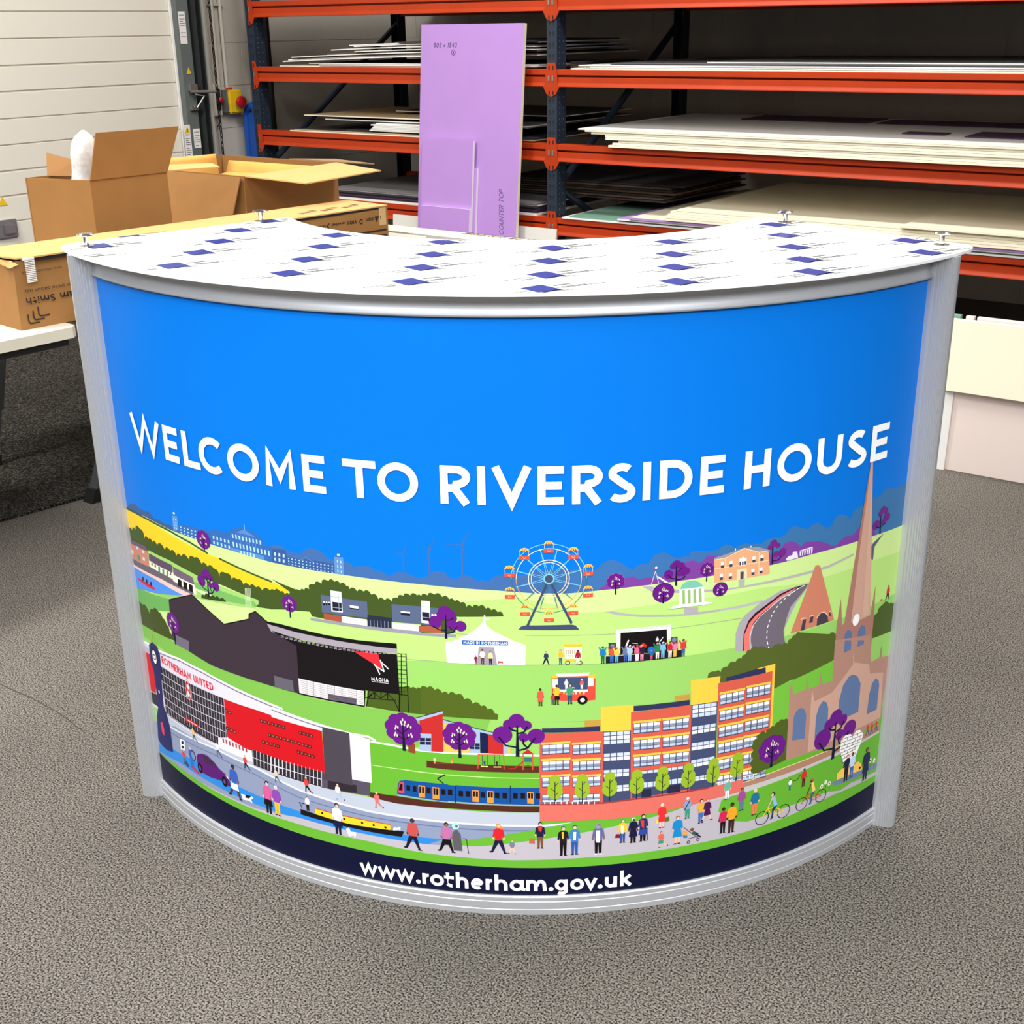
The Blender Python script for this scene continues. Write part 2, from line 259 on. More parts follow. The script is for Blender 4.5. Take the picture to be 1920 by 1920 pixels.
bm = NB(); arcsweep(bm, [(RR - .03, ZT), (RP + .0005, ZT), (RR + .001, ZT + .0008), (RR + .0012, ZT + .004), (RR - .002, ZT + .010), (RR - .003, ZT + .018), (RR - .001, ZT + .027), (RR + .0015, ZTOP - .003), (RR + .0015, ZTOP), (RR - .03, ZTOP)], TL, TR_); link('top_rail', bm, M_ALU, ctr, True)
def post(side, th0):
    bm = NB(); pr = [(0, RR - .012), (0, RR + .0005)]
    for i in range(10):       # fine reeding on the rounded face
        s = .0006 + i * .0024; rr = RR + .0285 * math.sin(min(1, (s + .001) / .0245) * math.pi / 2) ** .8; g = .0009 if i < 9 else 0
        pr += [(s, rr), (s + .0015, rr + .0006), (s + .0019, rr + .0006 - g), (s + .0023, rr + .0004 - g)]
    pr += [(.0262, RR + .0285), (.031, RR + .0280), (.0312, RR + .020), (.0355, RR + .020), (.0357, RR + .0262), (.0395, RR + .0245), (.041, RR + .018), (.041, RR - .045), (.03, RR - .05), (.004, RR - .03)]
    pts = [cyl(th0 + side * s / RR, r, 0) for s, r in pr]; prism(bm, pts, (0, 0, ZTOP), caps=True)
    link('post', bm, M_ALU, ctr)
post(-1, TL); post(1, TR_)
# inner uprights and shelf edge at the back of the counter
# white top under printed protective film
TS = math.radians(-5.5)
def rounded(pts, r, n=8):
    out = []; N_ = len(pts)
    for i in range(N_):
        p, a, b = Vector(pts[i]), Vector(pts[i - 1]), Vector(pts[(i + 1) % N_]); u, v = (a - p).normalized(), (b - p).normalized(); ang = u.angle(v); d = min(r / math.tan(ang / 2), (a - p).length * .49, (b - p).length * .49)
        if ang > 2.9: out.append(p); continue
        p0, p1 = p + u * d, p + v * d
        for k in range(n + 1): t = k / n; out.append(p0 * (1 - t) ** 2 + p * 2 * t * (1 - t) + p1 * t * t)
    return out
def TP(r, deg): return Vector((CX + r * math.sin(TS + math.radians(deg)), CY - r * math.cos(TS + math.radians(deg))))
outer = [TP(.953, -54.3)] + [TP(.953, -49.2 + 98.4 * i / 60) for i in range(61)] + [TP(.953, 54.3)]; inner = [TP(.502, 64.0)] + [TP(.502, 59.5 - 119.0 * i / 48) for i in range(49)] + [TP(.502, -64.0)]
TOP = rounded(outer + inner, .05, 10)
bm = NB(); prism(bm, [W(p.x, p.y, ZTOP + .0006) for p in TOP], (0, 0, .0045)); top = link('countertop', bm, mat('white_film', (250, 250, 248), .3), ctr)
# film print
bm = NB(); ZF = ZTOP + .0054
def inside(p):
    r = math.dist(p, (CX, CY)); d = math.degrees(math.atan2(p[0] - CX, -(p[1] - CY)) - TS); w = 54.6 + (.953 - r) / .441 * 9.2 - .6; return .507 < r < .9515 and abs(d) < w
def film(bm, c, e, L, w, s0, off, mi):
    n = max(2, int(L / .006)); f = Vector((-e.y, e.x))
    for i in range(n):
        a = c + e * (s0 + L * i / n) + f * off; b = c + e * (s0 + L * (i + .999) / n) + f * off
        if inside(a) and inside(b): quad(bm, [W(*(a - f * w / 2), ZF), W(*(b - f * w / 2), ZF), W(*(b + f * w / 2), ZF), W(*(a + f * w / 2), ZF)], mi)
CT = [(-.701, 2.158), (-.689, 2.276), (-.493, 2.313), (-.5, 2.189), (-.511, 2.076), (-.523, 1.956), (-.304, 2.237), (-.311, 2.117), (-.321, 1.995), (-.331, 1.876), (-.111, 2.145), (-.122, 2.023), (-.132, 1.908), (-.142, 1.796), (.074, 2.067), (.063, 1.948), (.055, 1.833), (.045, 1.73), (.273, 2.112), (.262, 1.992), (.252, 1.88), (.241, 1.767), (.482, 2.286), (.474, 2.163), (.465, 2.043), (.455, 1.929), (.445, 1.826), (.665, 2.089), (.658, 1.974), (-.46, 2.425), (-.712, 2.04)]
e = Vector((math.cos(math.radians(38)), math.sin(math.radians(38)))); f = Vector((-e.y, e.x)); tt = Vector((math.cos(math.radians(29)), math.sin(math.radians(29))))
for x, y in CT:
    c = Vector((x, y))
    for i in range(8):
        for j in range(8):
            q = [c + e * (.038 * ((i + a) / 8 - .5)) + f * (.047 * ((j + b) / 8 - .5)) for a, b in ((0, 0), (1, 0), (1, 1), (0, 1))]
            if all(inside(p) for p in q): quad(bm, [W(*p, ZF) for p in q], 0)
    film(bm, c, e, .03, .0032, -.012, -.0205, 1)
    for s0, L, w, off in ((.025, .028, .001, .012), (.025, .032, .001, .008), (.022, .05, .0014, -.004), (.028, .075, .0012, -.009), (.012, .02, .001, -.022), (.012, .028, .001, -.027), (-.075, .05, .0012, -.004), (-.05, .025, .001, -.013), (-.05, .02, .0008, -.017)): film(bm, c, tt, L, w * 2.1, s0, off, 2)
link('film_print', bm, [mat('film_blue', (10, 34, 128), .3), M_WHITE, mat('film_grey', (22, 22, 32), .5)], top)
def knob(x, y):
    bm = NB(); p = W(x, y, ZTOP + .0051); lathe(bm, [(.013, 0), (.013, .0012), (.0042, .0014), (.0042, .016), (.0055, .0165), (.014, .018), (.0148, .0195), (.012, .0212), (.004, .0222)], p, 28); link('thumb_screw', bm, M_CHROME, ctr, False)
for x, y in ((-.721, 2.158), (-.471, 2.423), (.506, 2.313), (.704, 2.043)): knob(x, y)
ARTMAT = bpy.data.materials.new('printed_panel'); ARTMAT.use_nodes = True
_nt = ARTMAT.node_tree; _b = _nt.nodes['Principled BSDF']; _at = _nt.nodes.new('ShaderNodeAttribute'); _at.attribute_name = 'print'; _nt.links.new(_at.outputs['Color'], _b.inputs['Base Color']); _b.inputs['Roughness'].default_value = .42; _b.inputs['Specular IOR Level'].default_value = .2
def text(L, col, s, a, b, h=0, wt=.18, PXH=None):
    H = abs(Q(PXH[0])[0][1] - Q(PXH[1])[0][1])
    for p in text_polys(s, a, b, H, wt): raw(L, col, p)
# ---------------------------------------------------------------- printed artwork of the counter panel
ART = []                      # (layer, colour, [(u, v), ...]) on the unrolled panel, metres
VW = [0.0, 0.0, 1.0]
def view(ox, oy, s): VW[:] = [ox, oy, s]
def PX(x, y): return (VW[0] + x / VW[2], VW[1] + y / VW[2])
def Q(s):
    if isinstance(s, str):
        s = [tuple(float(c) for c in t.split(',')) for t in s.split()]
    return [unroll(*PX(x, y)) for x, y in s]
def raw(L, col, pts): ART.append((L, col, pts))
def P(L, col, s): raw(L, col, Q(s))
def M(x, y):                  # metres per view unit at a spot
    a = unroll(*PX(x, y)); b = unroll(*PX(x, y + 4)); return abs(a[1] - b[1]) / 4
def seg(L, col, a, b, w):
    dx, dy = b[0] - a[0], b[1] - a[1]; d = math.hypot(dx, dy) or 1e-9
    nx, ny = -dy / d * w / 2, dx / d * w / 2
    raw(L, col, [(a[0] + nx, a[1] + ny), (b[0] + nx, b[1] + ny), (b[0] - nx, b[1] - ny), (a[0] - nx, a[1] - ny)])
def LN(L, col, w, s):         # open line, w in view units
    q = Q(s); m = w * M(*[float(c) for c in s.split()[0].split(',')])
    for a, b in zip(q, q[1:]): seg(L, col, a, b, m)
def disc(L, col, c, r, r2=None, n=20, a0=0, a1=360):
    r2 = r2 or r; k = n if a1 - a0 >= 360 else n + 1
    raw(L, col, [(c[0] + r * math.cos(math.radians(a0 + (a1 - a0) * i / n)), c[1] + r2 * math.sin(math.radians(a0 + (a1 - a0) * i / n))) for i in range(k)])
def ring(L, col, c, r, w, n=32, a0=0, a1=360):
    for i in range(n):
        t, t2 = [math.radians(a0 + (a1 - a0) * (i + e) / n) for e in (0, 1.02)]
        raw(L, col, [(c[0] + q * math.cos(a), c[1] + q * math.sin(a)) for q, a in ((r, t), (r, t2), (r - w, t2), (r - w, t))])
def D(L, col, x, y, r, r2=None, n=20):
    m = M(x, y); disc(L, col, Q([(x, y)])[0], r * m, (r2 or r) * m, n)
def bumps(L, col, top, base, k=.35, n=4):   # scalloped outline along top, closed through base
    t = Q(top); o = []
    for a, b in zip(t, t[1:]):
        for i in range(n):
            f = i / n; h = math.sin(math.pi * (.12 + .88 * f)) if f > 0 else 0
            dx, dy = b[0] - a[0], b[1] - a[1]
            o.append((a[0] + dx * f - dy * k * h, a[1] + dy * f + dx * k * h))
    o.append(t[-1]); raw(L, col, o + Q(base))
def lerp(a, b, t): return (a[0] + (b[0] - a[0]) * t, a[1] + (b[1] - a[1]) * t)
def bil(q, s, t): return lerp(lerp(q[0], q[1], s), lerp(q[3], q[2], s), t)
def cell(L, col, q, s0, s1, t0, t1): raw(L, col, [bil(q, s0, t0), bil(q, s1, t0), bil(q, s1, t1), bil(q, s0, t1)])
def G(L, col, s, nx, ny, fx=.7, fy=.7):       # grid of cells in a TL TR BR BL quad
    q = Q(s)
    for i in range(nx):
        for j in range(ny):
            cell(L, col, q, (i + .5 - fx / 2) / nx, (i + .5 + fx / 2) / nx, (j + .5 - fy / 2) / ny, (j + .5 + fy / 2) / ny)
def win(L, s, n=4):           # office window band: yellow lintel, white panes with grey blinds, dark mullions
    q = Q(s); cell(L, YEL, q, -.02, 1.02, 0, .17); cell(L, SLA, q, 0, 1, .19, 1)
    for i in range(n):
        a, b = (i + .08) / n, (i + .94) / n
        cell(L + 1, WHT, q, a, b, .22, .47); cell(L + 1, GRY, q, a, b, .48, .68); cell(L + 1, (190, 205, 225), q, a, b, .72, .92)
def strip(L, s, nx, ny):      # glazed stair strip
    q = Q(s); cell(L, SLA, q, 0, 1, 0, 1)
    for i in range(nx):
        for j in range(ny): cell(L + 1, (205, 215, 230) if j % 2 == 0 else WHT, q, (i + .06) / nx, (i + .94) / nx, (j + .1) / ny, (j + .92) / ny)
WHT = (250, 250, 250); YEL = (255, 200, 70); SLA = (62, 70, 105); GRY = (140, 150, 170); NAV = (20, 25, 62)
PUR = (105, 25, 130); STM = (18, 20, 50); HIL = (66, 106, 165); OLI = (66, 78, 26); BLK = (20, 15, 18)
SK1, SK2, SK3 = (245, 190, 165), (150, 95, 65), (85, 50, 38)
def tree(L, x, y, r, h, leaf=True, col=PUR, out=None):   # crown centre, radius, foot distance below centre
    m = M(x, y); c = Q([(x, y)])[0]; r *= m; h *= m
    if out: disc(L, out, (c[0], c[1] + r * .05), r * 1.06, r * .98)
    for a in range(9):
        t = math.radians(90 + a * 40); disc(L + 1, col, (c[0] + .62 * r * math.cos(t), c[1] + .58 * r * math.sin(t)), .4 * r, n=12)
    disc(L + 1, col, c, .8 * r)
    raw(L + 2, STM, [(c[0] - .03 * r, c[1] + .25 * r), (c[0] + .03 * r, c[1] + .25 * r), (c[0] + .1 * r, c[1] - h), (c[0] - .09 * r, c[1] - h)])
    if leaf:
        for sx, sy, ex, ey in ((0, -.35, -.38, -.02), (0, -.2, .32, .12), (0, -.65, .36, -.38), (0, -.6, -.36, -.4)):
            seg(L + 2, STM, (c[0] + sx * r, c[1] + sy * r), (c[0] + ex * r, c[1] + ey * r), .06 * r)
        for ex, ey in ((0, .55), (-.1, .4), (.12, .42), (-.06, .28), (.08, .26), (-.38, .12), (-.42, -.02), (-.28, .06), (.3, .28), (.42, .16), (.24, .2), (.42, -.26), (.3, -.34), (.46, -.38), (-.42, -.3), (-.34, -.42), (-.48, -.42)):
            disc(L + 3, (225, 225, 190), (c[0] + ex * r, c[1] + ey * r), .045 * r, .09 * r, 6)
def pine(L, x, y, s):         # umbrella tree of separate purple crowns
    m = M(x, y) * s; c = Q([(x, y)])[0]
    for dx, dy, r in ((-.02, .95, .4), (-.42, .72, .3), (.45, .68, .28), (-.75, .12, .5), (.32, -.02, .26), (.95, .05, .44)):
        disc(L, PUR, (c[0] + dx * m, c[1] + dy * m), r * m, n=18)
    raw(L + 1, STM, [(c[0] - .03 * m, c[1] + .7 * m), (c[0] + .03 * m, c[1] + .7 * m), (c[0] + .1 * m, c[1] - 1.15 * m), (c[0] - .1 * m, c[1] - 1.15 * m)])
    for pts in (((0, .35), (-.3, .42), (-.42, .6)), ((0, .2), (.35, .3), (.5, .62)), ((0, -.6), (-.6, -.5), (-.95, 0)), ((0, -.8), (.5, -.65), (.9, -.05)), ((.5, -.62), (.3, -.4), (.28, -.1))):
        for a, b in zip(pts, pts[1:]): seg(L + 1, STM, (c[0] + a[0] * m, c[1] + a[1] * m), (c[0] + b[0] * m, c[1] + b[1] * m), .09 * m)
def man(L, x, y, h, top, leg, skin=SK1, hair=BLK, pose='s', skirt=None, halo=False, shoe=BLK):
    m = M(x, y) * h; c = Q([(x, y)])[0]
    def p(l, col, pts): raw(l, col, [(c[0] + a * m, c[1] + b * m) for a, b in pts])
    if pose == 'w': lg = ((-.03, .22), (.05, .2))
    elif pose == 'r': lg = ((-.03, .2), (.04, .26))
    else: lg = ((-.05, .05), (.03, .06))
    if pose == 's':
        p(L, leg, [(-.1, .5), (.1, .5), (.085, .03), (.02, .03), (0, .4), (-.02, .03), (-.085, .03)])
        p(L, shoe, [(-.12, 0), (-.02, 0), (-.02, .04), (-.08, .04)]); p(L, shoe, [(.02, 0), (.12, 0), (.08, .04), (.02, .04)])
    elif pose == 'w':
        p(L, leg, [(-.09, .5), (.09, .5), (.2, .03), (.14, .03), (0, .36), (-.16, .05), (-.22, .07)])
        p(L, shoe, [(.13, 0), (.27, 0), (.2, .04), (.13, .04)]); p(L, shoe, [(-.28, .06), (-.24, .02), (-.15, .04), (-.2, .09)])
    else:
        p(L, leg, [(-.08, .48), (.08, .48), (.22, .2), (.14, .17), (0, .34), (-.05, .03), (-.11, .03)])
        p(L, leg, [(.14, .17), (.22, .2), (.36, .1), (.33, .05)]); p(L, shoe, [(-.14, 0), (-.02, 0), (-.04, .04), (-.12, .05)]); p(L, shoe, [(.33, .12), (.4, .08), (.37, .0), (.33, .05)])
    if skirt: p(L + 1, skirt, [(-.1, .52), (.1, .52), (.15, .25), (-.15, .25)])
    p(L + 1, top, [(-.13, .8), (-.05, .85), (.05, .85), (.13, .8), (.17, .56), (.12, .52), (.1, .62), (.1, .44), (-.1, .44), (-.1, .62), (-.12, .52), (-.17, .56)])
    p(L + 1, skin, [(.12, .52), (.17, .56), (.17, .48), (.13, .46)]); p(L + 1, skin, [(-.12, .52), (-.17, .56), (-.17, .48), (-.13, .46)])
    disc(L + 1, hair, (c[0], c[1] + .935 * m), .065 * m, .07 * m, 10)
    disc(L + 2, skin, (c[0] + .008 * m, c[1] + .912 * m), .048 * m, .052 * m, 10)
def bike(L, x, y, x2, y2, r, col, top, leg, skin, hair):
    a, b = Q([(x, y), (x2, y2)]); m = M(x, y) * r
    for c in (a, b):
        ring(L + 1, (15, 15, 22), c, m, .1 * m, 22)
    mid = lerp(a, b, .52); sad = (mid[0] + .2 * m, mid[1] + 1.0 * m); bar = (lerp(a, b, .22)[0], a[1] + 1.15 * m); crk = (mid[0] - .1 * m, mid[1] - .1 * m)
    for s, t in ((a, bar), (bar, crk), (bar, sad), (sad, crk), (crk, b), (sad, b)): seg(L + 1, col, s, t, .13 * m)
    seg(L + 2, leg, (sad[0] + .1 * m, sad[1] + .35 * m), (crk[0] + .0 * m, crk[1] + .75 * m), .42 * m); seg(L + 2, leg, (crk[0] + .0 * m, crk[1] + .8 * m), (crk[0] - .1 * m, crk[1] - .3 * m), .26 * m)
    seg(L + 2, BLK, (crk[0] + .05 * m, crk[1] - .35 * m), (crk[0] - .35 * m, crk[1] - .42 * m), .14 * m)
    sh = (sad[0] - .35 * m, sad[1] + 1.65 * m)
    raw(L + 3, top, [(sh[0] - .3 * m, sh[1] + .05 * m), (sh[0] + .2 * m, sh[1] + .15 * m), (sad[0] + .32 * m, sad[1] + .3 * m), (sad[0] - .2 * m, sad[1] + .22 * m)])
    seg(L + 3, skin, (sh[0] - .2 * m, sh[1] - .05 * m), (bar[0] + .05 * m, bar[1] + .1 * m), .16 * m)
    disc(L + 3, hair, (sh[0] - .1 * m, sh[1] + .45 * m), .3 * m); disc(L + 4, skin, (sh[0] - .22 * m, sh[1] + .36 * m), .19 * m, .24 * m, 10)

# --- far hills and great houses
view(230, 930, 6.857)
P(1, (62, 92, 140), '30,165 60,150 90,100 125,90 170,110 200,150 280,190 350,210 400,290 470,310 540,360 600,370 640,400 700,420 640,480 300,330 60,220')
P(1, (52, 104, 175), '700,380 740,390 760,370 900,400 960,420 1130,450 1140,430 1200,440 1370,480 1380,430 1440,420 1500,405 1560,415 1700,480 1790,540 1800,620 1920,650 1920,900 1300,760 650,460')
P(2, (90, 145, 205), '635,250 700,260 720,440 655,450'); P(3, (190, 225, 250), '645,205 670,210 675,235 648,230')
P(2, (88, 135, 195), '1460,465 1565,430 1710,530'); P(3, (150, 190, 230), '1562,370 1569,370 1572,430 1565,430')
for i in range(7): P(2, (88, 135, 195), '%d,%d %d,%d %d,%d %d,%d' % (1475 + i * 38, 480 + i * 9, 1481 + i * 38, 481 + i * 9, 1490 + i * 38, 650 + i * 10, 1484 + i * 38, 649 + i * 10))
P(2, (88, 140, 200), '1395,660 1820,770 1825,830 1395,700')
LW = (176, 216, 246)
G(3, LW, '645,270 690,290 710,440 660,425', 2, 4, .4, .5)
G(3, LW, '725,375 960,440 960,570 735,480', 5, 3, .4, .45)
G(3, LW, '1145,490 1385,560 1400,700 1155,620', 5, 2, .42, .6)
G(3, LW, '1390,470 1790,565 1800,640 1400,545', 9, 1, .4, .7)
G(3, LW, '1400,575 1900,700 1910,780 1410,650', 11, 1, .4, .8)
G(3, LW, '1500,690 1710,740 1715,800 1505,745', 5, 1, .45, .8)
view(510, 970, 6.857)
P(1, HIL, '0,350 120,370 200,430 280,452 350,475 400,440 430,410 520,392 600,430 650,460 690,510 790,560 860,560 930,565 1000,590 1060,655 1100,630 1160,625 1250,630 1330,690 1400,685 1450,720 1510,765 1560,725 1620,700 1680,708 1750,728 1810,750 1850,780 1920,780 1920,900 900,800 0,650')
P(2, (54, 88, 150), '0,400 170,420 190,500 350,540 430,505 530,550 800,600 800,735 0,600')
P(3, (96, 140, 195), '800,505 915,515 930,745 810,730'); P(3, (60, 100, 160), '820,480 850,435 885,490 880,510 822,505'); P(4, LW, '838,465 872,468 872,495 838,492')
P(3, (80, 122, 180), '355,545 430,505 525,555 525,570 430,525 358,560')
G(4, LW, '10,430 180,465 180,600 20,565', 3, 2, .42, .62)
G(4, LW, '190,505 800,610 800,730 200,610', 13, 3, .34, .42)
G(4, LW, '820,530 905,545 915,735 830,715', 2, 3, .3, .5)
for tx, ty, bl in ((1690, 465, ((-150, -27), (75, -135), (50, 150))),):
    P(2, HIL, '%d,%d %d,%d %d,%d %d,%d' % (tx - 5, ty, tx + 8, ty, tx + 18, 730, tx + 2, 730))
    for dx, dy in bl: P(2, HIL, '%d,%d %d,%d %d,%d' % (tx - 5, ty - 6, tx + 6, ty + 8, tx + dx, ty + dy))
view(790, 970, 6.857)
P(1, HIL, '0,775 60,765 100,740 150,700 240,690 300,710 340,750 360,780 420,785 450,805 480,765 540,745 600,748 680,790 730,825 760,810 800,805 870,835 900,790 950,760 1000,742 1080,765 1200,750 1350,740 1500,690 1700,670 1920,680 1920,1000 1500,1000 0,900')
for tx, ty, b, bl in ((98, 400, 740, ((-115, -60), (95, -140), (-30, 160))), (520, 355, 760, ((-255, -12), (125, -220), (70, 245)))):
    P(2, HIL, '%d,%d %d,%d %d,%d %d,%d' % (tx - 8, ty, tx + 8, ty, tx + 24, b, tx - 4, b))
    P(2, HIL, '%d,%d %d,%d %d,%d %d,%d' % (tx - 15, ty - 10, tx + 35, ty - 5, tx + 35, ty + 20, tx - 10, ty + 15))
    for dx, dy in bl: P(2, HIL, '%d,%d %d,%d %d,%d' % (tx - 10, ty - 8, tx + 8, ty + 8, tx + dx, ty + dy))
view(1070, 970, 6.857)
P(1, (60, 112, 172), '0,670 130,660 220,665 300,690 360,640 400,600 440,580 460,562 520,548 580,555 640,580 700,620 740,650 790,660 798,680 830,640 900,600 1000,590 1050,520 1060,495 1120,468 1200,450 1270,480 1320,510 1340,520 1400,530 1450,500 1530,500 1540,450 1620,425 1680,440 1750,430 1840,430 1920,400 1920,900 0,1010')
P(2, (125, 65, 155), '350,930 460,860 700,780 800,755 880,800 960,775 1040,770 1100,790 1300,700 1400,620 1450,590 1540,555 1600,555 1640,590 1700,560 1760,490 1860,490 1900,520 1920,520 1920,760 900,900 350,960')
view(1350, 860, 5.333)
P(1, (60, 116, 168), '0,890 60,855 120,870 160,900 180,870 250,845 320,860 350,850 420,850 460,810 520,795 600,790 650,760 690,710 740,672 800,690 880,705 920,665 980,640 1040,680 1070,705 1120,660 1150,590 1200,555 1260,565 1300,600 1340,520 1400,475 1440,470 1530,400 1600,370 1640,320 1700,280 1740,305 1800,275 1880,220 1880,720 1300,1000 0,1200')
P(2, (125, 65, 155), '480,960 600,930 640,850 700,825 770,840 800,880 860,830 1000,825 1080,850 1100,870 1160,870 1220,800 1280,770 1340,760 1370,700 1420,690 1540,700 1560,780 1300,900 480,1080')
P(3, (236, 226, 240), '790,920 920,880 930,890 800,925'); P(3, (236, 226, 240), '655,1005 690,970 720,965 730,930 770,925 780,990 740,1000 670,1020')
for i in range(6): P(3, (236, 226, 240), '%d,%d %d,%d %d,%d %d,%d' % (795 + i * 23, 930 - i * 6, 812 + i * 23, 925 - i * 6, 805 + i * 23, 970 - i * 5, 795 + i * 23, 975 - i * 5))

# --- ground
GA = (206, 233, 148); GB = (186, 226, 124); GC = (152, 205, 102); GD = (104, 176, 50); GE = (126, 186, 78)
view(0, 0, 1)
top = [(230, 950)]
for ox, oy, s, t in ((230, 930, 6.857, '290,262 650,448 960,560 1400,700 1920,852'), (510, 970, 6.857, '1000,750 1920,860'), (790, 970, 6.857, '1000,942 1500,978 1900,976'), (1070, 970, 6.857, '500,925 900,880 1850,745'), (1350, 860, 5.333, '480,1070 650,1030 900,960 1340,835 1520,775 1640,735 1820,665 1870,650')):
    top += [(ox + float(a.split(',')[0]) / s, oy + float(a.split(',')[1]) / s) for a in t.split()]
P(4, GA, top + [(1680, 1300), (1640, 1530), (960, 1640), (300, 1450), (236, 970)])
view(790, 970, 6.857); g2 = [PX(*q) for q in ((-1900, 1150), (-1000, 1200), (600, 1080), (1000, 1050), (1250, 1035), (1700, 1120), (1920, 1200))]
view(1070, 970, 6.857); g2 += [PX(*q) for q in ((120, 1225), (430, 1212), (700, 1170), (1250, 1090), (1920, 1010))]
view(1350, 860, 5.333); g2 += [PX(*q) for q in ((440, 1285), (800, 1250), (1330, 1090), (1500, 1020), (1840, 910))]
view(0, 0, 1); P(5, GB, g2 + [(1670, 1300), (1640, 1520), (960, 1640), (300, 1450), (480, 1140)])
g3 = [(262, 1185), (300, 1200), (520, 1240), (790, 1237), (837, 1241), (890, 1245), (985, 1246.5), (1070, 1245), (1136, 1244), (1281, 1230), (1350, 1219), (1420, 1205), (1600, 1150), (1690, 1105)]
P(6, GC, g3 + [(1640, 1520), (960, 1640), (300, 1450)])
for a, b in zip(g3[3:9], g3[4:10]): LN(7, (150, 165, 130), 1.2, '%f,%f %f,%f' % (*a, *b))
for s in ('760,1235 835,1241', '985,1191 1153,1188', '1259,1178 1350,1165 1395,1158', '856,1188 880,1189', '762,1236 764,1236'): LN(7, (155, 170, 140), 1.2, s)
P(7, GE, '262,1100 300,1180 322,1200 380,1232 450,1262 520,1288 600,1312 700,1328 800,1338 920,1349 900,1400 690,1395 560,1350 420,1290 300,1212 268,1190')
P(7, GD, '690,1390 780,1404 900,1412 1020,1414 1100,1440 1400,1440 1560,1370 1660,1320 1650,1500 1300,1590 960,1615 690,1500')
# --- left fields
view(230, 930, 6.857)
P(7, (255, 202, 40), '40,160 300,290 700,540 1100,745 1250,800 1600,960 1920,1100 2010,1140 2120,1200 2140,1220 2080,1300 1900,1240 1500,1180 1200,1100 700,800 250,560 60,480')
LN(8, (62, 88, 45), 22, '30,142 170,215 330,300 600,440 880,600 1100,735'); LN(8, (62, 88, 45), 24, '1245,800 1560,950 1920,1100')
bumps(8, (66, 84, 34), '90,440 130,435 170,430 230,420 290,545 340,550 390,590 450,625 550,690 620,700 700,765 760,770 860,815 930,790 1020,870 1100,905 1180,930 1250,1040 1340,990 1410,1075 1480,1070 1560,1140 1640,1150 1720,1170 1800,1210 1920,1230', '1920,1450 1700,1420 1750,1390 1750,1340 1300,1150 340,700 90,600', .3)
P(9, (160, 205, 110), '330,690 600,820 900,985 960,1020 1180,1120 1740,1330 1740,1390 1700,1410 1720,1440 1000,1320 700,1200 200,1180 190,1000 300,740')
P(10, (118, 180, 92), '930,1100 1150,1170 1700,1360 1740,1420 1300,1340 960,1230'); P(10, (205, 225, 170), '940,1180 1100,1240 1180,1290 1350,1370 1450,1385 1180,1330 940,1210')
P(10, (108, 172, 88), '190,1170 400,1260 620,1330 700,1400 600,1480 200,1430'); P(10, (145, 200, 105), '400,1245 640,1270 760,1280 610,1330')
P(11, (240, 196, 190), '140,870 500,1060 930,1265 800,1300 420,1110 150,910'); P(11, (80, 142, 226), '150,905 400,1050 790,1275 600,1265 400,1240 190,1175')
P(11, (105, 95, 105), '140,800 360,900 600,1040 940,1225 900,1262 500,1060 150,875')
P(11, (198, 130, 110), '100,590 330,700 350,910 135,800'); P(12, (100, 85, 100), '100,545 300,640 340,700 330,712 110,600'); P(11, (240, 230, 190), '345,720 360,730 365,905 350,900')
for a in ('185,640 210,650 210,690 188,680', '255,690 285,705 285,740 258,725', '265,780 295,795 295,835 268,820', '130,690 150,700 150,750 132,740'): P(12, (215, 205, 205), a)
P(12, (60, 145, 110), '195,745 225,760 235,835 205,820')
P(11, (248, 240, 215), '350,815 640,970 680,1000 930,1130 960,1270 940,1260 910,1230 660,1090 650,1060 360,905'); P(12, (92, 76, 95), '345,730 640,885 645,985 350,825'); P(12, (112, 95, 112), '650,900 905,1040 935,1140 665,1010')
for i in range(3): x = 465 + i * 52; y = 900 + i * 28; P(12, (75, 145, 115), '%d,%d %d,%d %d,%d %d,%d' % (x, y, x + 26, y + 12, x + 28, y + 88, x + 5, y + 72))
for i in range(3): x = 715 + i * 72; y = 1058 + i * 32; P(12, BLK, '%d,%d %d,%d %d,%d %d,%d' % (x, y, x + 50, y + 25, x + 55, y + 118, x + 4, y + 92))
for a in (385, 428, 625): P(12, (120, 85, 75), '%d,%d %d,%d %d,%d %d,%d' % (a - 8, 850 + (a - 385) * .52, a + 10, 858 + (a - 385) * .52, a + 10, 895 + (a - 385) * .52, a - 8, 888 + (a - 385) * .52))
P(12, (212, 30, 60), '205,1045 330,1120 425,1180 420,1205 330,1165 215,1080')
for x, y in ((270, 1060), (318, 1095), (372, 1125)): P(13, (40, 20, 50), '%d,%d %d,%d %d,%d %d,%d' % (x - 8, y - 25, x + 6, y - 25, x + 14, y + 30, x - 8, y + 22))
bumps(10, OLI, '205,1390 260,1395 360,1520 400,1455 470,1490 520,1570 570,1650 610,1740', '700,1870 250,1640', .25)
bumps(11, (52, 70, 28), '1020,1290 1060,1275 1140,1290 1200,1300 1260,1320 1340,1360', '1200,1340 1020,1310', .3)
for i in range(7): LN(11, (225, 240, 200), 5, '%d,1180 %d,1410' % (1580 + i * 11, 1590 + i * 12))
tree(9, 1042, 560, 120, 140); tree(14, 655, 1625, 125, 260)
pine(11, 1100, 1130, 140)
view(510, 970, 6.857)
P(8, (66, 84, 34), '0,790 150,860 340,935 380,950 240,960'); bumps(8, (66, 84, 34), '230,1010 300,960 370,940 420,930 480,920 550,860 640,850 730,815 810,825 880,850 960,880 1000,920 1100,950 1180,950 1280,990 1370,1050 1450,1060 1550,1085 1620,1030 1690,1005 1780,1000 1870,1000 1920,1010', '1920,1330 670,1300 520,1270 490,1210 0,1165 0,960', .35)
bumps(8, (66, 84, 34), '-20,960 40,930 110,950 170,985 250,1010', '250,1180 -20,1180', .3)
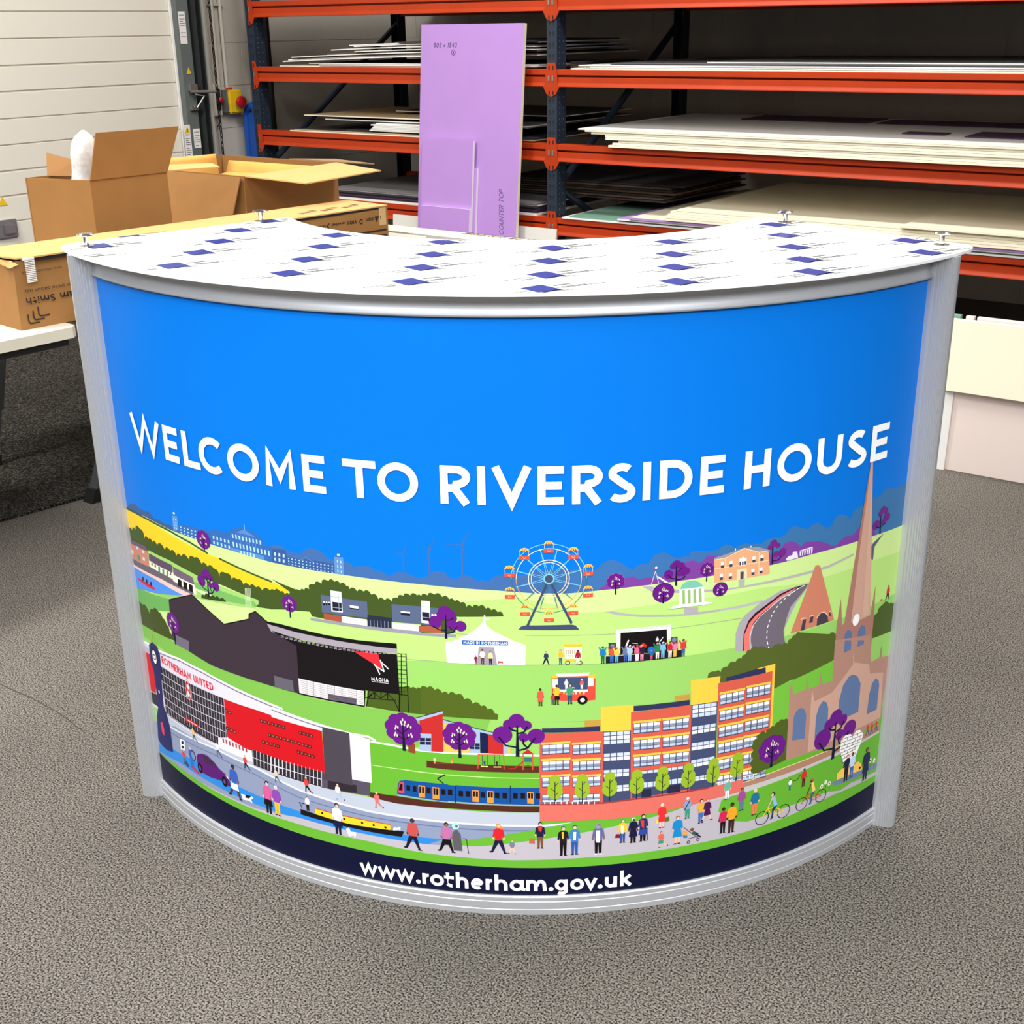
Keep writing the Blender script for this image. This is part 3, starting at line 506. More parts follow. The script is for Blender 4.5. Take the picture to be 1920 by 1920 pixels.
P(9, (150, 148, 160), '500,1285 1000,1360 1920,1455 1920,1510 1000,1400 500,1320')
B1 = (88, 100, 130); B2 = (72, 80, 108)
P(10, B1, '630,990 1225,1080 1240,1290 645,1215'); P(10, (165, 82, 58), '670,1230 900,1262 900,1345 672,1305'); P(10, (250, 250, 245), '900,1265 1225,1310 1228,1390 903,1345')
P(10, (40, 45, 65), '1230,1250 1545,1290 1550,1425 1232,1395'); P(10, B1, '1540,1110 1920,1140 1920,1370 1550,1340'); P(10, (250, 250, 245), '1553,1350 1905,1385 1910,1462 1556,1425')
P(11, WHT, '755,935 895,955 915,1220 770,1205'); P(12, (30, 34, 50), '780,1080 900,1095 905,1205 785,1190')
for s in ('855,955 870,1210', '760,1010 895,1030', '765,1150 905,1165'): LN(13, (150, 165, 185), 7, s)
P(11, WHT, '1005,1125 1118,1140 1118,1170 1005,1155'); P(11, (30, 34, 50), '1005,1155 1118,1170 1118,1185 1005,1172')
P(11, WHT, '1660,1200 1778,1212 1778,1232 1660,1220'); P(11, (30, 34, 50), '1660,1222 1778,1234 1778,1265 1662,1250')
for x in (665, 697, 733): P(11, WHT, '%d,%d %d,%d %d,%d %d,%d' % (x, 1075 + (x - 665) // 10, x + 20, 1080 + (x - 665) // 10, x + 20, 1100 + (x - 665) // 10, x, 1095 + (x - 665) // 10)); P(11, BLK, '%d,1095 %d,1098 %d,1130 %d,1126' % (x, x + 20, x + 20, x))
for x in (1015, 1128, 1670, 1790): LN(11, (150, 155, 165), 4, '%d,%d %d,%d' % (x, 1275 + (x - 1015) // 9, x + 2, 1365 + (x - 1015) // 9))
for i in range(7): LN(11, (150, 165, 185), 6, '%d,%d %d,%d' % (1280 + i * 45 - 10, 1315 + i * 4, 1282 + i * 45 - 8, 1400 + i * 3))
tree(9, 228, 1110, 105, 175)
# big dark hall
view(230, 930, 6.857)
P(12, (58, 46, 56), '600,1325 905,1262 1310,1645 1625,1575 1625,1510 1715,1475 1830,1580 2260,1880 2290,2080 2330,2540 2250,2530 1800,2400 1150,2170 700,1880 640,1780')
LN(13, (20, 16, 22), 12, '605,1330 900,1265 1312,1645 1632,1578 1632,1515 1715,1480 1830,1585'); P(13, (112, 104, 122), '690,1780 860,1860 860,1990 700,1900')
view(510, 1200, 6.857)
P(13, BLK, '-90,-250 100,-215 700,-70 1100,-5 1605,40 1608,108 1000,30 300,-110 -50,-215')
P(13, (165, 155, 165), '-60,-215 300,-110 1000,30 1608,108 1610,165 1000,110 500,10 0,-110')
P(14, BLK, '0,-130 400,0 900,90 1300,140 1610,180 1645,690 1200,640 1190,850 1150,845 340,680 350,490 320,70 200,0')
for i in range(26):
    a = i / 26; x = 120 + a * 1480; y = -60 + a * 215 + 50 * math.sin(a * 3.1); LN(15, (185, 178, 185), 6, '%d,%d %d,%d' % (x, y, x + 40, y + 6)); LN(15, (185, 178, 185), 6, '%d,%d %d,%d' % (x, y + 16, x + 40, y + 22))
P(15, (238, 226, 226), '345,485 1185,648 1190,835 360,672'); P(16, (84, 76, 90), '725,680 1090,745 1092,822 728,750'); P(14, (98, 94, 104), '35,450 275,518 290,660 45,600')
for j in range(1, 8): LN(16, (120, 110, 120), 4, '352,%d 1185,%d' % (485 + j * 24, 648 + j * 24))
for x in (458, 545, 635, 725, 812, 905, 995, 1092): LN(16, (120, 110, 120), 4, '%d,%d %d,%d' % (x, 508 + (x - 458) * .19, x + 2, 690 + (x - 458) * .19))
P(15, (245, 45, 55), '1045,132 1370,172 1418,365'); LN(16, WHT, 14, '1318,305 1352,345 1392,435'); LN(16, WHT, 14, '1345,330 1448,400 1395,245'); LN(16, WHT, 14, '1400,265 1505,368')
text(15, WHT, 'MAGNA', *Q('1285,515 1505,538'), 6.2, .18, PXH=('1285,515', '1288,468'))
LN(15, (190, 190, 190), 8, '1288,525 1505,552')
P(13, BLK, '350,660 1195,840 1200,855 350,690')
for s in ('1200,645 1190,850', '1645,690 1640,920', '1725,165 1760,930', '1615,170 1728,175', '1620,690 1750,705', '1205,735 1600,770', '1215,850 1245,730 1290,700', '1230,730 1320,665 1400,745 1490,680 1570,760 1640,910', '1325,665 1325,740', '1405,660 1405,745', '1490,670 1490,755', '1665,170 1668,700', '1245,650 1245,730'): LN(14, BLK, 14 if s[:4] in ('1645', '1200') else 8, s)
for i in range(9): LN(14, BLK, 6, '1610,%d 1735,%d' % (205 + i * 56, 212 + i * 56))
bumps(8, (72, 92, 28), '1620,640 1700,600 1790,615 1860,625 1920,620', '1920,950 1640,920 1215,850 1230,650', .3)
# --- stadium
view(250, 1200, 6.857)
P(9, (222, 216, 228), '130,20 330,120 600,235 900,390 1300,605 1700,785 1925,880 1925,1700 1100,1380 430,960 250,830'); LN(10, WHT, 20, '150,20 210,50'); LN(10, WHT, 20, '330,130 600,240 900,395 1300,610 1700,790 1920,880'); LN(10, (110, 104, 125), 12, '345,165 600,265 900,420 1300,635 1700,815 1920,905')
P(10, (205, 18, 30), '160,150 290,210 300,690 235,650'); P(10, (205, 18, 30), '1168,752 1600,900 1920,1010 1920,1570 1500,1420 1215,1245')
P(10, (46, 38, 46), '345,320 1165,740 1210,1250 1100,1250 1095,1350 430,945'); P(10, (46, 38, 46), '235,660 320,705 330,860 250,800')
q = ((345, 315), (1170, 745), (1205, 1395), (435, 935))
for i in range(24):
    t = i / 23; LN(11, (196, 192, 205), 6, '%f,%f %f,%f' % (lerp(q[0], q[1], t) + lerp(q[3], q[2], t)))
for j in range(7):
    t = j / 6; LN(11, (215, 212, 222), 7, '%f,%f %f,%f' % (lerp(q[0], q[3], t) + lerp(q[1], q[2], t)))
text(12, (215, 25, 45), 'ROTHERHAM UNITED', *Q('378,290 1040,655'), 7.4, .2, PXH=('378,290', '372,200'))
q0 = Q('712,640')[0]; m0 = M(712, 640)
disc(12, (200, 20, 35), q0, 48 * m0, 125 * m0); disc(13, (245, 240, 240), q0, 44 * m0, 118 * m0); disc(14, (200, 20, 35), q0, 40 * m0, 110 * m0)
D(15, WHT, 712, 598, 24, 30); D(15, WHT, 718, 690, 16, 40); D(16, (200, 20, 35), 708, 625, 12, 8); LN(15, WHT, 7, '690,700 705,750'); LN(15, WHT, 7, '735,690 745,740')
P(13, (215, 40, 50), '675,1005 700,1000 845,1090 840,1120 670,1025'); LN(14, WHT, 6, '700,1020 830,1098')
for j, (x, y, n) in enumerate(((1180, 880, 2), (1200, 1105, 3), (1635, 1010, 7), (1740, 1190, 12), (1660, 1280, 5), (2135, 1160, 4), (2110, 1410, 5))):
    for i in range(n):
        X = x + i * 47; Y = y + i * (22 if x < 1600 else 13.5); P(12, (60, 15, 22), '%d,%d %d,%d %d,%d %d,%d' % (X, Y, X + 38, Y + 14, X + 38, Y + 54, X, Y + 40)); P(13, (150, 105, 80), '%d,%d %d,%d %d,%d %d,%d' % (X + 8, Y + 12, X + 28, Y + 18, X + 28, Y + 40, X + 8, Y + 34))
P(11, (236, 228, 228), '1100,1250 1530,1420 1545,1560 1105,1370'); G(12, (176, 60, 75), '1140,1250 1480,1385 1485,1450 1150,1310', 8, 1, .5, .9); P(11, (46, 38, 46), '1530,1400 1920,1540 1920,1740 1545,1600')
for i in range(9): LN(12, (225, 222, 230), 8, '%d,%d %d,%d' % (1545 + i * 47, 1405 + i * 17, 1550 + i * 47, 1600 + i * 16))
LN(12, (225, 222, 230), 7, '1535,1500 1920,1650')
view(510, 1200, 6.857)
P(10, (222, 216, 228), '0,860 650,1100 650,1165 0,990'); LN(12, WHT, 26, '0,862 300,975 640,1090 1000,1195 1250,1240 1335,1290'); LN(11, (110, 104, 125), 12, '0,893 300,1005 640,1118 1000,1222 1250,1270')
P(10, (205, 18, 30), '0,985 645,1165 688,1700 0,1515'); P(11, (46, 38, 46), '0,1512 640,1690 640,1890 0,1700')
for i in range(14): LN(12, (225, 222, 230), 8, '%d,%d %d,%d' % (-10 + i * 50, 1500 + i * 13.5, -8 + i * 50, 1690 + i * 14.5))
LN(12, (225, 222, 230), 8, '0,1595 640,1785'); LN(12, (225, 222, 230), 8, '0,1700 640,1888')
P(11, (72, 66, 76), '650,1110 1000,1190 1035,1860 1030,1800 650,1790 688,1700'); P(10, (84, 76, 92), '645,1690 1265,1830 1265,2000 640,1890'); P(11, (46, 38, 46), '722,1800 1090,1860 1100,1960 722,1905')
P(12, (72, 66, 76), '650,1110 1000,1190 1040,1865 640,1770 688,1700'); P(12, (226, 216, 222), '1000,1200 1260,1270 1290,1835 1035,1785')
# road, canal, river path at bottom left to centre
view(0, 0, 1)
P(8, (186, 192, 206), '290,1330 320,1345 400,1390 470,1425 560,1462 690,1494 800,1512 900,1521 1012,1523 1012,1560 900,1560 690,1520 540,1484 420,1440 310,1380')
P(8, (140, 150, 178), '292,1352 330,1362 400,1402 480,1440 560,1480 690,1520 840,1541 1012,1549 1110,1545 1020,1562 900,1578 760,1590 560,1560 420,1500 300,1410')
for s in ('320,1362 400,1401 480,1439 560,1480 690,1520 840,1541 1012,1548 1100,1540',): LN(9, (222, 224, 232), 3, s)
LN(9, (105, 115, 150), 1.6, '320,1372 400,1413 480,1452 560,1494 690,1530 840,1551 1000,1557')
P(9, (45, 135, 215), '300,1395 322,1402 400,1440 440,1470 500,1498 560,1520 690,1553 780,1568 832,1573 800,1583 690,1570 560,1535 440,1490 340,1430 300,1408')
P(10, (188, 180, 188), '292,1405 400,1478 480,1515 560,1532 690,1564 800,1582 900,1586 1020,1572 1120,1555 1250,1524 1350,1488 1400,1467 1460,1450 1650,1370 1650,1470 1560,1500 1400,1561 1250,1595 1100,1607 960,1612 800,1600 690,1581 540,1540 400,1483 298,1420')
P(9, (104, 176, 50), '826,1580 860,1576 960,1562 1100,1535 1250,1505 1350,1480 1400,1462 1300,1530 1000,1590')
P(10, (104, 176, 50), '1352,1500 1400,1472 1480,1440 1560,1405 1652,1366 1652,1440 1560,1480 1480,1510 1400,1540 1365,1538 1346,1520')
P(11, (104, 176, 50), '292,1403 330,1432 400,1480 480,1518 540,1538 690,1576 800,1599 960,1612 1100,1608 1250,1591 1400,1558 1560,1490 1650,1447 1650,1466 1560,1508 1400,1577 1250,1609 1100,1624 960,1627 800,1617 690,1597 540,1553 480,1532 400,1492 300,1417')
raw(12, (9, 14, 46), [(-.875, .031), (-.875, .0975), (-.5, .0945), (0, .0925), (.4, .0925), (.69, .093), (.69, .031)])
# --- clock tower with crest
view(250, 1200, 6.857)
P(13, (30, 32, 92), '210,60 250,20 310,80 350,180 360,300 380,620 400,850 440,960 480,1120 520,1440 440,1410 360,1330 330,1260 315,960 330,850 300,600 270,380 230,260')
D(14, BLK, 282, 215, 60, 95); D(15, WHT, 282, 215, 46, 76); ring(16, BLK, Q('282,215')[0], 36 * M(282, 215), 14 * M(282, 215), 12)
P(14, (220, 60, 90), '360,1060 385,1050 410,1160 410,1230 380,1180'); D(14, WHT, 342, 660, 12, 20); LN(12, (190, 170, 90), 6, '245,-180 255,-60 230,20 300,60 270,-60 250,-100')
P(12, (190, 182, 200), '150,60 225,120 230,180 165,150')
# --- car, people left
P(13, (88, 22, 108), '820,1490 840,1460 890,1455 960,1480 1050,1570 1110,1650 1190,1720 1240,1800 1260,1870 1230,1880 1200,1830 1130,1800 1000,1760 900,1700 830,1560'); P(14, (60, 40, 60), '900,1480 960,1500 1040,1590 1085,1650 1000,1600 920,1550')
for x, y in ((868, 1640), (1182, 1815)): D(14, (15, 10, 18), x, y, 42, 62); D(15, (110, 70, 120), x, y, 18, 28)
P(14, WHT, '1195,1735 1215,1745 1245,1790 1215,1770')
P(13, WHT, '612,1265 670,1290 672,1420 620,1400'); P(14, BLK, '628,1290 655,1300 655,1340 628,1330'); P(14, BLK, '630,1350 657,1360 657,1395 630,1385')
man(14, 770, 1640, 250, (50, 90, 170), (40, 110, 190), SK1, (200, 160, 190)); man(13, 670, 1590, 170, (215, 60, 70), (90, 100, 120)); LN(15, (205, 40, 55), 30, '760,1620 850,1710'); LN(15, (60, 62, 90), 40, '680,1560 720,1620')
D(14, (40, 44, 84), 778, 1480, 45, 60); D(15, (120, 140, 180), 778, 1480, 32, 46)
for x, y, t in ((790, 1290, (225, 190, 110)), (1100, 1485, (235, 235, 235)), (1455, 1650, (215, 60, 70)), (1850, 1820, (225, 200, 170))): man(13, x, y, 165, t, (50, 90, 95) if x != 1455 else BLK, SK1, BLK, 'r')
view(250, 1380, 6.4)
man(13, 1240, 740, 375, (52, 92, 180), SK3, SK3, BLK, 'w', WHT); man(13, 1640, 925, 370, (215, 90, 150), BLK, SK1, BLK, 's', BLK); man(13, 1745, 950, 345, (140, 70, 170), (240, 185, 50), SK1, WHT)
P(13, WHT, '1300,690 1350,700 1430,720 1450,740 1420,760 1440,800 1420,790 1390,770 1330,760 1320,745'); P(14, BLK, '1350,700 1420,715 1400,745 1355,735')
# --- canal boat, walkers centre
view(540, 1440, 6.4)
P(13, BLK, '155,485 800,680 1395,755 1370,820 1100,780 160,550'); P(14, (252, 205, 40), '330,480 660,575 700,575 1230,675 1238,738 700,655 330,545'); LN(15, (200, 50, 40), 8, '330,475 700,572 1230,672')
for x, y in ((418, 536), (548, 570), (680, 604), (895, 652), (1033, 679), (1173, 705)): D(15, BLK, x, y, 13)
man(13, 247, 510, 175, (240, 235, 235), BLK, SK1, BLK); LN(13, BLK, 9, '140,405 180,480'); LN(13, BLK, 9, '140,408 205,425'); P(14, WHT, '1265,720 1285,700 1300,715 1340,700 1355,705 1350,745 1335,735 1290,740 1270,745')
man(15, 615, 790, 365, (250, 250, 250), NAV, SK1, (25, 20, 25), 's', NAV); P(15, WHT, '700,720 740,710 760,760 820,765 825,790 808,840 795,800 740,815 720,770'); man(13, 1510, 975, 370, (200, 80, 75), (25, 22, 45), SK3, (60, 45, 50), 'w')
for x, y, t, l in ((235, 290, (215, 60, 60), BLK), (610, 375, (240, 225, 215), (170, 195, 215)), (1075, 470, (215, 110, 110), (220, 110, 110))): man(12, x, y, 185, t, l, SK1, SK1, 'r')
# tram
P(12, (18, 78, 150), '1310,300 1325,180 1345,148 1420,140 1920,190 1920,400 1330,310'); P(13, (235, 70, 90), '1325,285 1340,170 1395,160 1400,295'); P(14, BLK, '1330,260 1350,185 1378,185 1378,268')
P(9, (80, 40, 28), '990,285 1300,330 1920,420 1920,480 1300,420 990,345'); P(10, (150, 175, 160), '1320,310 1920,395 1920,410 1320,330')
LN(11, STM, 12, '1870,185 1795,120 1890,75'); LN(9, (205, 238, 150), 7, '1060,-30 1400,15 1920,80')
G(13, (25, 18, 20), '1410,195 1560,215 1560,285 1410,262', 2, 1, .58, .95); G(13, (25, 18, 20), '1660,222 1720,230 1720,305 1660,298', 1, 1, .8, .95); G(13, (25, 18, 20), '1838,242 1900,250 1900,320 1838,312', 1, 1, .8, .95)
for x in (1568, 1738): P(13, (250, 150, 60), '%d,%d %d,%d %d,%d %d,%d' % (x, 200 + (x - 1568) // 8, x + 78, 210 + (x - 1568) // 8, x + 80, 350 + (x - 1568) // 8, x + 5, 340 + (x - 1568) // 8)); G(14, BLK, '%d,%d %d,%d %d,%d %d,%d' % (x + 5, 212 + (x - 1568) // 8, x + 72, 220 + (x - 1568) // 8, x + 72, 300 + (x - 1568) // 8, x + 5, 292 + (x - 1568) // 8), 2, 1, .7, .95)
view(820, 1440, 6.4)
P(12, (18, 78, 150), '-10,185 215,205 225,200 870,235 885,232 1225,235 1225,440 870,430 210,395 -10,375'); P(9, (80, 40, 28), '-20,395 600,435 1225,455 1225,528 600,505 -20,465'); P(10, (150, 175, 160), '-20,380 600,420 1225,440 1225,452 -20,395'); LN(9, (205, 238, 150), 7, '0,70 600,108 1225,122')
for x in (222, 878): LN(13, (12, 40, 85), 10, '%d,205 %d,410' % (x, x - 2))
for x, y in ((48, 245), (128, 250), (257, 265), (343, 268), (520, 280), (692, 287), (782, 290), (910, 292), (1000, 293), (1180, 293)): P(13, (25, 18, 20), '%d,%d %d,%d %d,%d %d,%d' % (x, y, x + 54, y + 4, x + 54, y + 72, x, y + 66))
for x, y in ((-55, 225), (420, 258), (597, 268), (1078, 280)): P(13, (250, 150, 60), '%d,%d %d,%d %d,%d %d,%d' % (x, y, x + 78, y + 4, x + 80, y + 145, x + 2, y + 138)); G(14, BLK, '%d,%d %d,%d %d,%d %d,%d' % (x + 5, y + 10, x + 74, y + 14, x + 74, y + 84, x + 5, y + 78), 2, 1, .7, .95)
man(13, 120, 1005, 355, (190, 110, 160), BLK, SK2, (50, 20, 45), 'w', BLK); P(14, (92, 88, 95), '190,760 230,720 280,790 305,990 200,980 180,800'); D(15, (170, 225, 225), 220, 690, 38, 42); D(16, SK2, 232, 690, 14, 18); LN(13, (60, 60, 70), 8, '310,840 350,845 378,1020')
man(13, 740, 1020, 355, (215, 35, 45), (28, 26, 60), SK1, (250, 150, 60), 'w'); P(14, (250, 140, 50), '700,660 800,705 770,735 740,700'); man(13, 900, 1025, 165, (115, 125, 150), SK1, SK1, (250, 140, 50), 'w')
man(13, 1235, 960, 315, (28, 28, 66), (120, 80, 50), SK1, BLK); P(15, (230, 55, 45), '1205,695 1260,695 1245,765 1215,740'); P(14, (180, 105, 70), '1105,835 1170,840 1170,900 1100,895')
man(13, 1510, 1045, 350, (30, 28, 40), BLK, SK1, (40, 90, 130)); P(16, (250, 190, 40), '1490,760 1515,760 1515,845 1495,840'); man(13, 1645, 1035, 355, (60, 125, 190), (45, 85, 160), SK1, (40, 80, 140)); P(16, WHT, '1630,760 1665,760 1660,860 1632,860')
# --- library right wing, purple tree, tent, wheel
view(790, 970, 6.857)
bumps(8, (66, 84, 34), '0,1005 80,1000 170,990 270,1020 360,1050 430,1075 500,1090 580,1150 660,1150 740,1140 830,1170 900,1190 980,1215 1055,1260', '1055,1270 430,1275 440,1480 -10,1480', .35)
P(10, B1, '-20,1140 250,1165 260,1400 -20,1370'); P(11, WHT, '0,1065 110,1075 120,1365 5,1350'); P(12, (30, 34, 50), '12,1210 105,1222 108,1330 15,1318'); LN(13, (150, 165, 185), 7, '0,1140 108,1150'); LN(13, (150, 165, 185), 7, '10,1275 112,1288')
P(10, (170, 90, 60), '-30,1390 255,1400 260,1485 -30,1465'); P(9, (150, 148, 160), '-40,1480 450,1500 450,1540 -40,1510'); D(13, WHT, 145, 1250, 14); D(13, WHT, 185, 1250, 14)
m0 = M(320, 1350); c0 = Q('320,1350')[0]
for dx, dy, r in ((-10, 130, 85), (40, 100, 75), (-130, 0, 78), (60, -20, 65), (170, -35, 68), (-60, 80, 60), (80, 60, 50)): disc(11, PUR, (c0[0] + dx * m0, c0[1] + dy * m0), r * m0)
P(12, STM, '308,1240 318,1240 338,1555 303,1555'); LN(12, STM, 14, '320,1450 230,1440 150,1390'); LN(12, STM, 12, '325,1320 390,1310 410,1280'); LN(12, STM, 14, '330,1490 410,1475 460,1400'); LN(12, STM, 12, '400,1445 360,1400')
P(9, (252, 252, 252), '305,1605 420,1580 600,1500 700,1440 780,1360 800,1310 805,1255 822,1255 828,1370 900,1440 1050,1520 1200,1590 1345,1640 1335,1893 1000,1890 330,1862'); P(10, (252, 252, 252), '825,1285 895,1305 830,1312')
P(10, (18, 90, 170), '528,1572 1115,1590 1115,1645 528,1630'); text(11, WHT, 'MADE IN ROTHERHAM', *Q('545,1620 1100,1635'), 4.8, .2, PXH=('545,1620', '545,1584'))
P(10, (160, 152, 162), '740,1660 935,1665 975,1890 715,1885')
man(11, 790, 1885, 195, WHT, (105, 55, 25), SK2, BLK); man(11, 892, 1888, 175, (245, 230, 150), (20, 22, 45), SK1, BLK); man(11, 703, 1885, 118, (140, 30, 60), (140, 30, 60), SK1, (110, 30, 40)); P(11, (190, 90, 60), '980,1840 1050,1850 1050,1885 1035,1868 1000,1870 990,1885')
cw = Q('1640,787')[0]; mw = M(1640, 787)
RB = (120, 205, 235); RC = (240, 232, 190); RT = (60, 130, 130)
for i in range(12):
    a = math.radians(i * 30 + 15); 
    for d in (-.035, .035): seg(8, RB if math.sin(a) > -.3 else RT, (cw[0] + 50 * mw * math.cos(a + d * 8), cw[1] + 50 * mw * math.sin(a + d * 8)), (cw[0] + 400 * mw * math.cos(a), cw[1] + 400 * mw * math.sin(a)), 6 * mw)
ring(8, RB, cw, 448 * mw, 9 * mw, 40, 0, 180); ring(8, RT, cw, 448 * mw, 9 * mw, 40, 180, 360); ring(9, RC, cw, 388 * mw, 9 * mw, 40, 0, 180); ring(9, (235, 180, 90), cw, 388 * mw, 7 * mw, 40, 180, 360); ring(9, RC, cw, 245 * mw, 10 * mw); ring(9, RC, cw, 212 * mw, 8 * mw)
disc(10, RB, cw, 66 * mw); disc(11, (72, 76, 105), cw, 50 * mw)
P(10, (66, 72, 105), '1600,850 1620,870 1385,1385 1350,1385'); P(10, (66, 72, 105), '1685,850 1665,870 1920,1375 1945,1345'); P(10, (66, 72, 105), '1250,1440 1280,1400 1330,1385 1930,1375 1980,1385 2030,1440')
for i in range(10):
    a = math.radians(90 + i * 36); x = cw[0] + 485 * mw * math.cos(a); y = cw[1] + 448 * mw * math.sin(a) + 10 * mw
    raw(12, (245, 195, 90), [(x - 62 * mw, y - 18 * mw), (x + 62 * mw, y - 18 * mw), (x + 40 * mw, y + 15 * mw), (x, y + 28 * mw), (x - 40 * mw, y + 15 * mw)])
    for d in (-30, 0, 30): raw(13, (190, 80, 50), [(x + d * mw - 9 * mw, y - 17 * mw), (x + d * mw + 9 * mw, y - 17 * mw), (x + d * .4 * mw, y + 20 * mw)])
    for d in (-52, 52): seg(12, (225, 215, 190), (x + d * mw, y - 18 * mw), (x + d * mw, y - 80 * mw), 4 * mw)
    raw(12, (232, 84, 58), [(x - 60 * mw, y - 75 * mw), (x + 60 * mw, y - 75 * mw), (x + 58 * mw, y - 125 * mw), (x - 58 * mw, y - 125 * mw)]); ring(13, (250, 190, 170), (x, y - 92 * mw), 20 * mw, 7 * mw, 8, 180, 360)
man(9, 1605, 1890, 170, (40, 60, 85), (20, 25, 45), SK1, BLK, 'w'); man(9, 1790, 1888, 190, (250, 185, 60), (60, 100, 120), SK1, BLK)
P(10, (250, 190, 50), '1825,1625 2065,1625 2065,1660 1825,1660'); P(9, (245, 235, 215), '1835,1660 2060,1660 2060,1830 1850,1830'); P(10, (250, 190, 60), '1840,1815 2050,1815 2040,1850 1850,1850'); ring(11, BLK, Q('1880,1865')[0], 30 * mw, 8 * mw, 14); ring(11, BLK, Q('2040,1865')[0], 28 * mw, 8 * mw, 14)
G(10, (220, 90, 60), '1850,1700 2040,1700 2040,1790 1850,1790', 7, 3, .4, .4); G(10, (120, 180, 80), '1870,1710 2040,1710 2040,1800 1870,1800', 6, 2, .3, .4); man(12, 2012, 1890, 190, (170, 30, 50), WHT, SK3, BLK)
# --- bandstand, rotunda, stage
view(1070, 970, 6.857)
P(6, (176, 170, 172), '430,1215 550,1205 700,1235 950,1250 1450,1240 1640,1215 1920,1180 1920,1205 1640,1245 1300,1275 900,1280 600,1255'); P(7, (176, 170, 172), '1455,1160 1635,1150 1635,1225 1455,1245'); P(6, (176, 170, 172), '920,890 1030,880 1090,910 1500,935 1820,925 1820,950 1400,970 1050,960')
P(8, (253, 253, 253), '1270,1165 1330,1130 1395,1115 1395,930 1380,920 1735,880 1710,900 1715,1080 1810,1090 1825,1105 1700,1120 1300,1172'); G(9, (150, 185, 110), '1412,935 1695,908 1700,1085 1416,1115', 4, 1, .5, 1)
P(9, (120, 195, 170), '1385,925 1410,915 1425,870 1470,830 1530,810 1600,808 1650,830 1690,870 1735,880 1600,900')
P(8, (150, 175, 100), '1225,1180 1300,1170 1810,1105 1885,1095 1700,1125 1310,1182')
tree(8, 578, 820, 105, 170, out=(150, 90, 170)); tree(8, 1190, 970, 125, 132, out=(60, 30, 80)); tree(8, 1750, 665, 90, 158, out=(140, 80, 165)); tree(8, 1920, 925, 90, 80, out=(60, 30, 80))
m0 = M(1352, 700); c0 = Q('1352,700')[0]
for dx, dy, r in ((5, 95, 55), (-40, 75, 38), (65, 75, 42), (-90, -18, 56), (95, 0, 60), (130, 0, 42), (50, -20, 38)): disc(8, PUR, (c0[0] + dx * m0, c0[1] + dy * m0), r * m0)
P(9, STM, '1352,620 1362,620 1365,875 1340,875'); LN(9, STM, 12, '1350,790 1290,780 1250,740'); LN(9, STM, 12, '1360,800 1430,790 1470,750'); LN(9, STM, 8, '1360,690 1410,670 1425,640')
LN(8, (235, 200, 215), 8, '1035,860 1088,690 1130,845'); D(9, WHT, 1097, 645, 15); D(9, (230, 60, 80), 1072, 648, 10); P(8, (250, 250, 252), '1110,750 1160,775 1255,835 1215,838 1120,775')
P(8, (240, 248, 232), '580,1440 1290,1375 1285,1560 1240,1570 1235,1435 640,1480 635,1770 600,1790'); P(9, BLK, '640,1482 1232,1435 1240,1720 635,1765')
for i in range(14): LN(9, (150, 170, 140), 4, '%d,%d %d,%d' % (600 + i * 48, 1470 - i * 4.6, 625 + i * 48, 1448 - i * 4.6)); LN(9, (150, 170, 140), 4, '%d,%d %d,%d' % (625 + i * 48, 1448 - i * 4.6, 648 + i * 48, 1466 - i * 4.6))
P(9, (32, 24, 36), '450,1785 1420,1700 1425,1790 450,1875'); P(9, (58, 62, 85), '485,1610 580,1608 585,1760 488,1770'); P(9, (58, 62, 85), '1285,1540 1370,1530 1375,1700 1290,1710'); D(10, (120, 130, 150), 535, 1650, 25); D(10, (120, 130, 150), 1328, 1570, 28)
LN(8, WHT, 5, '640,1765 1230,1712'); LN(10, (240, 200, 120), 8, '790,1612 860,1618'); LN(10, (245, 245, 245), 9, '1140,1600 1185,1535'); P(10, (245, 235, 225), '735,1570 750,1575 735,1625 700,1690 700,1650'); P(10, (210, 50, 40), '890,1640 930,1610 980,1640 960,1680 930,1655 900,1680'); disc(10, (30, 110, 190), Q('1035,1690')[0], 46 * mw, 36 * mw)
crowd = ((410, 1875, 220, (25, 125, 190), (25, 110, 75), BLK), (525, 1870, 215, (225, 80, 60), (50, 110, 190), SK3), (588, 1868, 205, (250, 200, 80), (60, 180, 210), SK1), (700, 1855, 205, (100, 120, 150), (60, 90, 170), SK2), (755, 1850, 210, (175, 195, 225), (140, 180, 230), WHT), (850, 1848, 215, (230, 100, 140), (240, 235, 235), SK2), (912, 1845, 205, (40, 30, 50), (230, 140, 160), SK1), (1035, 1830, 130, (25, 110, 180), (220, 90, 130), SK1), (1110, 1822, 215, (40, 130, 80), (240, 230, 200), (250, 190, 120)), (1180, 1812, 215, (120, 185, 215), (120, 185, 215), WHT), (1272, 1805, 215, (205, 30, 50), (245, 235, 225), BLK), (1335, 1795, 205, (240, 130, 160), (250, 185, 60), (120, 30, 60)), (1440, 1785, 220, (220, 55, 60), (45, 90, 160), BLK))
for x, y, h, t, l, hr in crowd: man(11, x, y, h, t, l, SK2, hr); LN(12, t, 16, '%d,%d %d,%d' % (x - 20, y - h * .72, x - 46, y - h * .95)); LN(12, t, 16, '%d,%d %d,%d' % (x + 20, y - h * .72, x + 46, y - h * .95))
man(10, 1108, 1640, 110, (235, 225, 225), BLK, SK1, WHT)
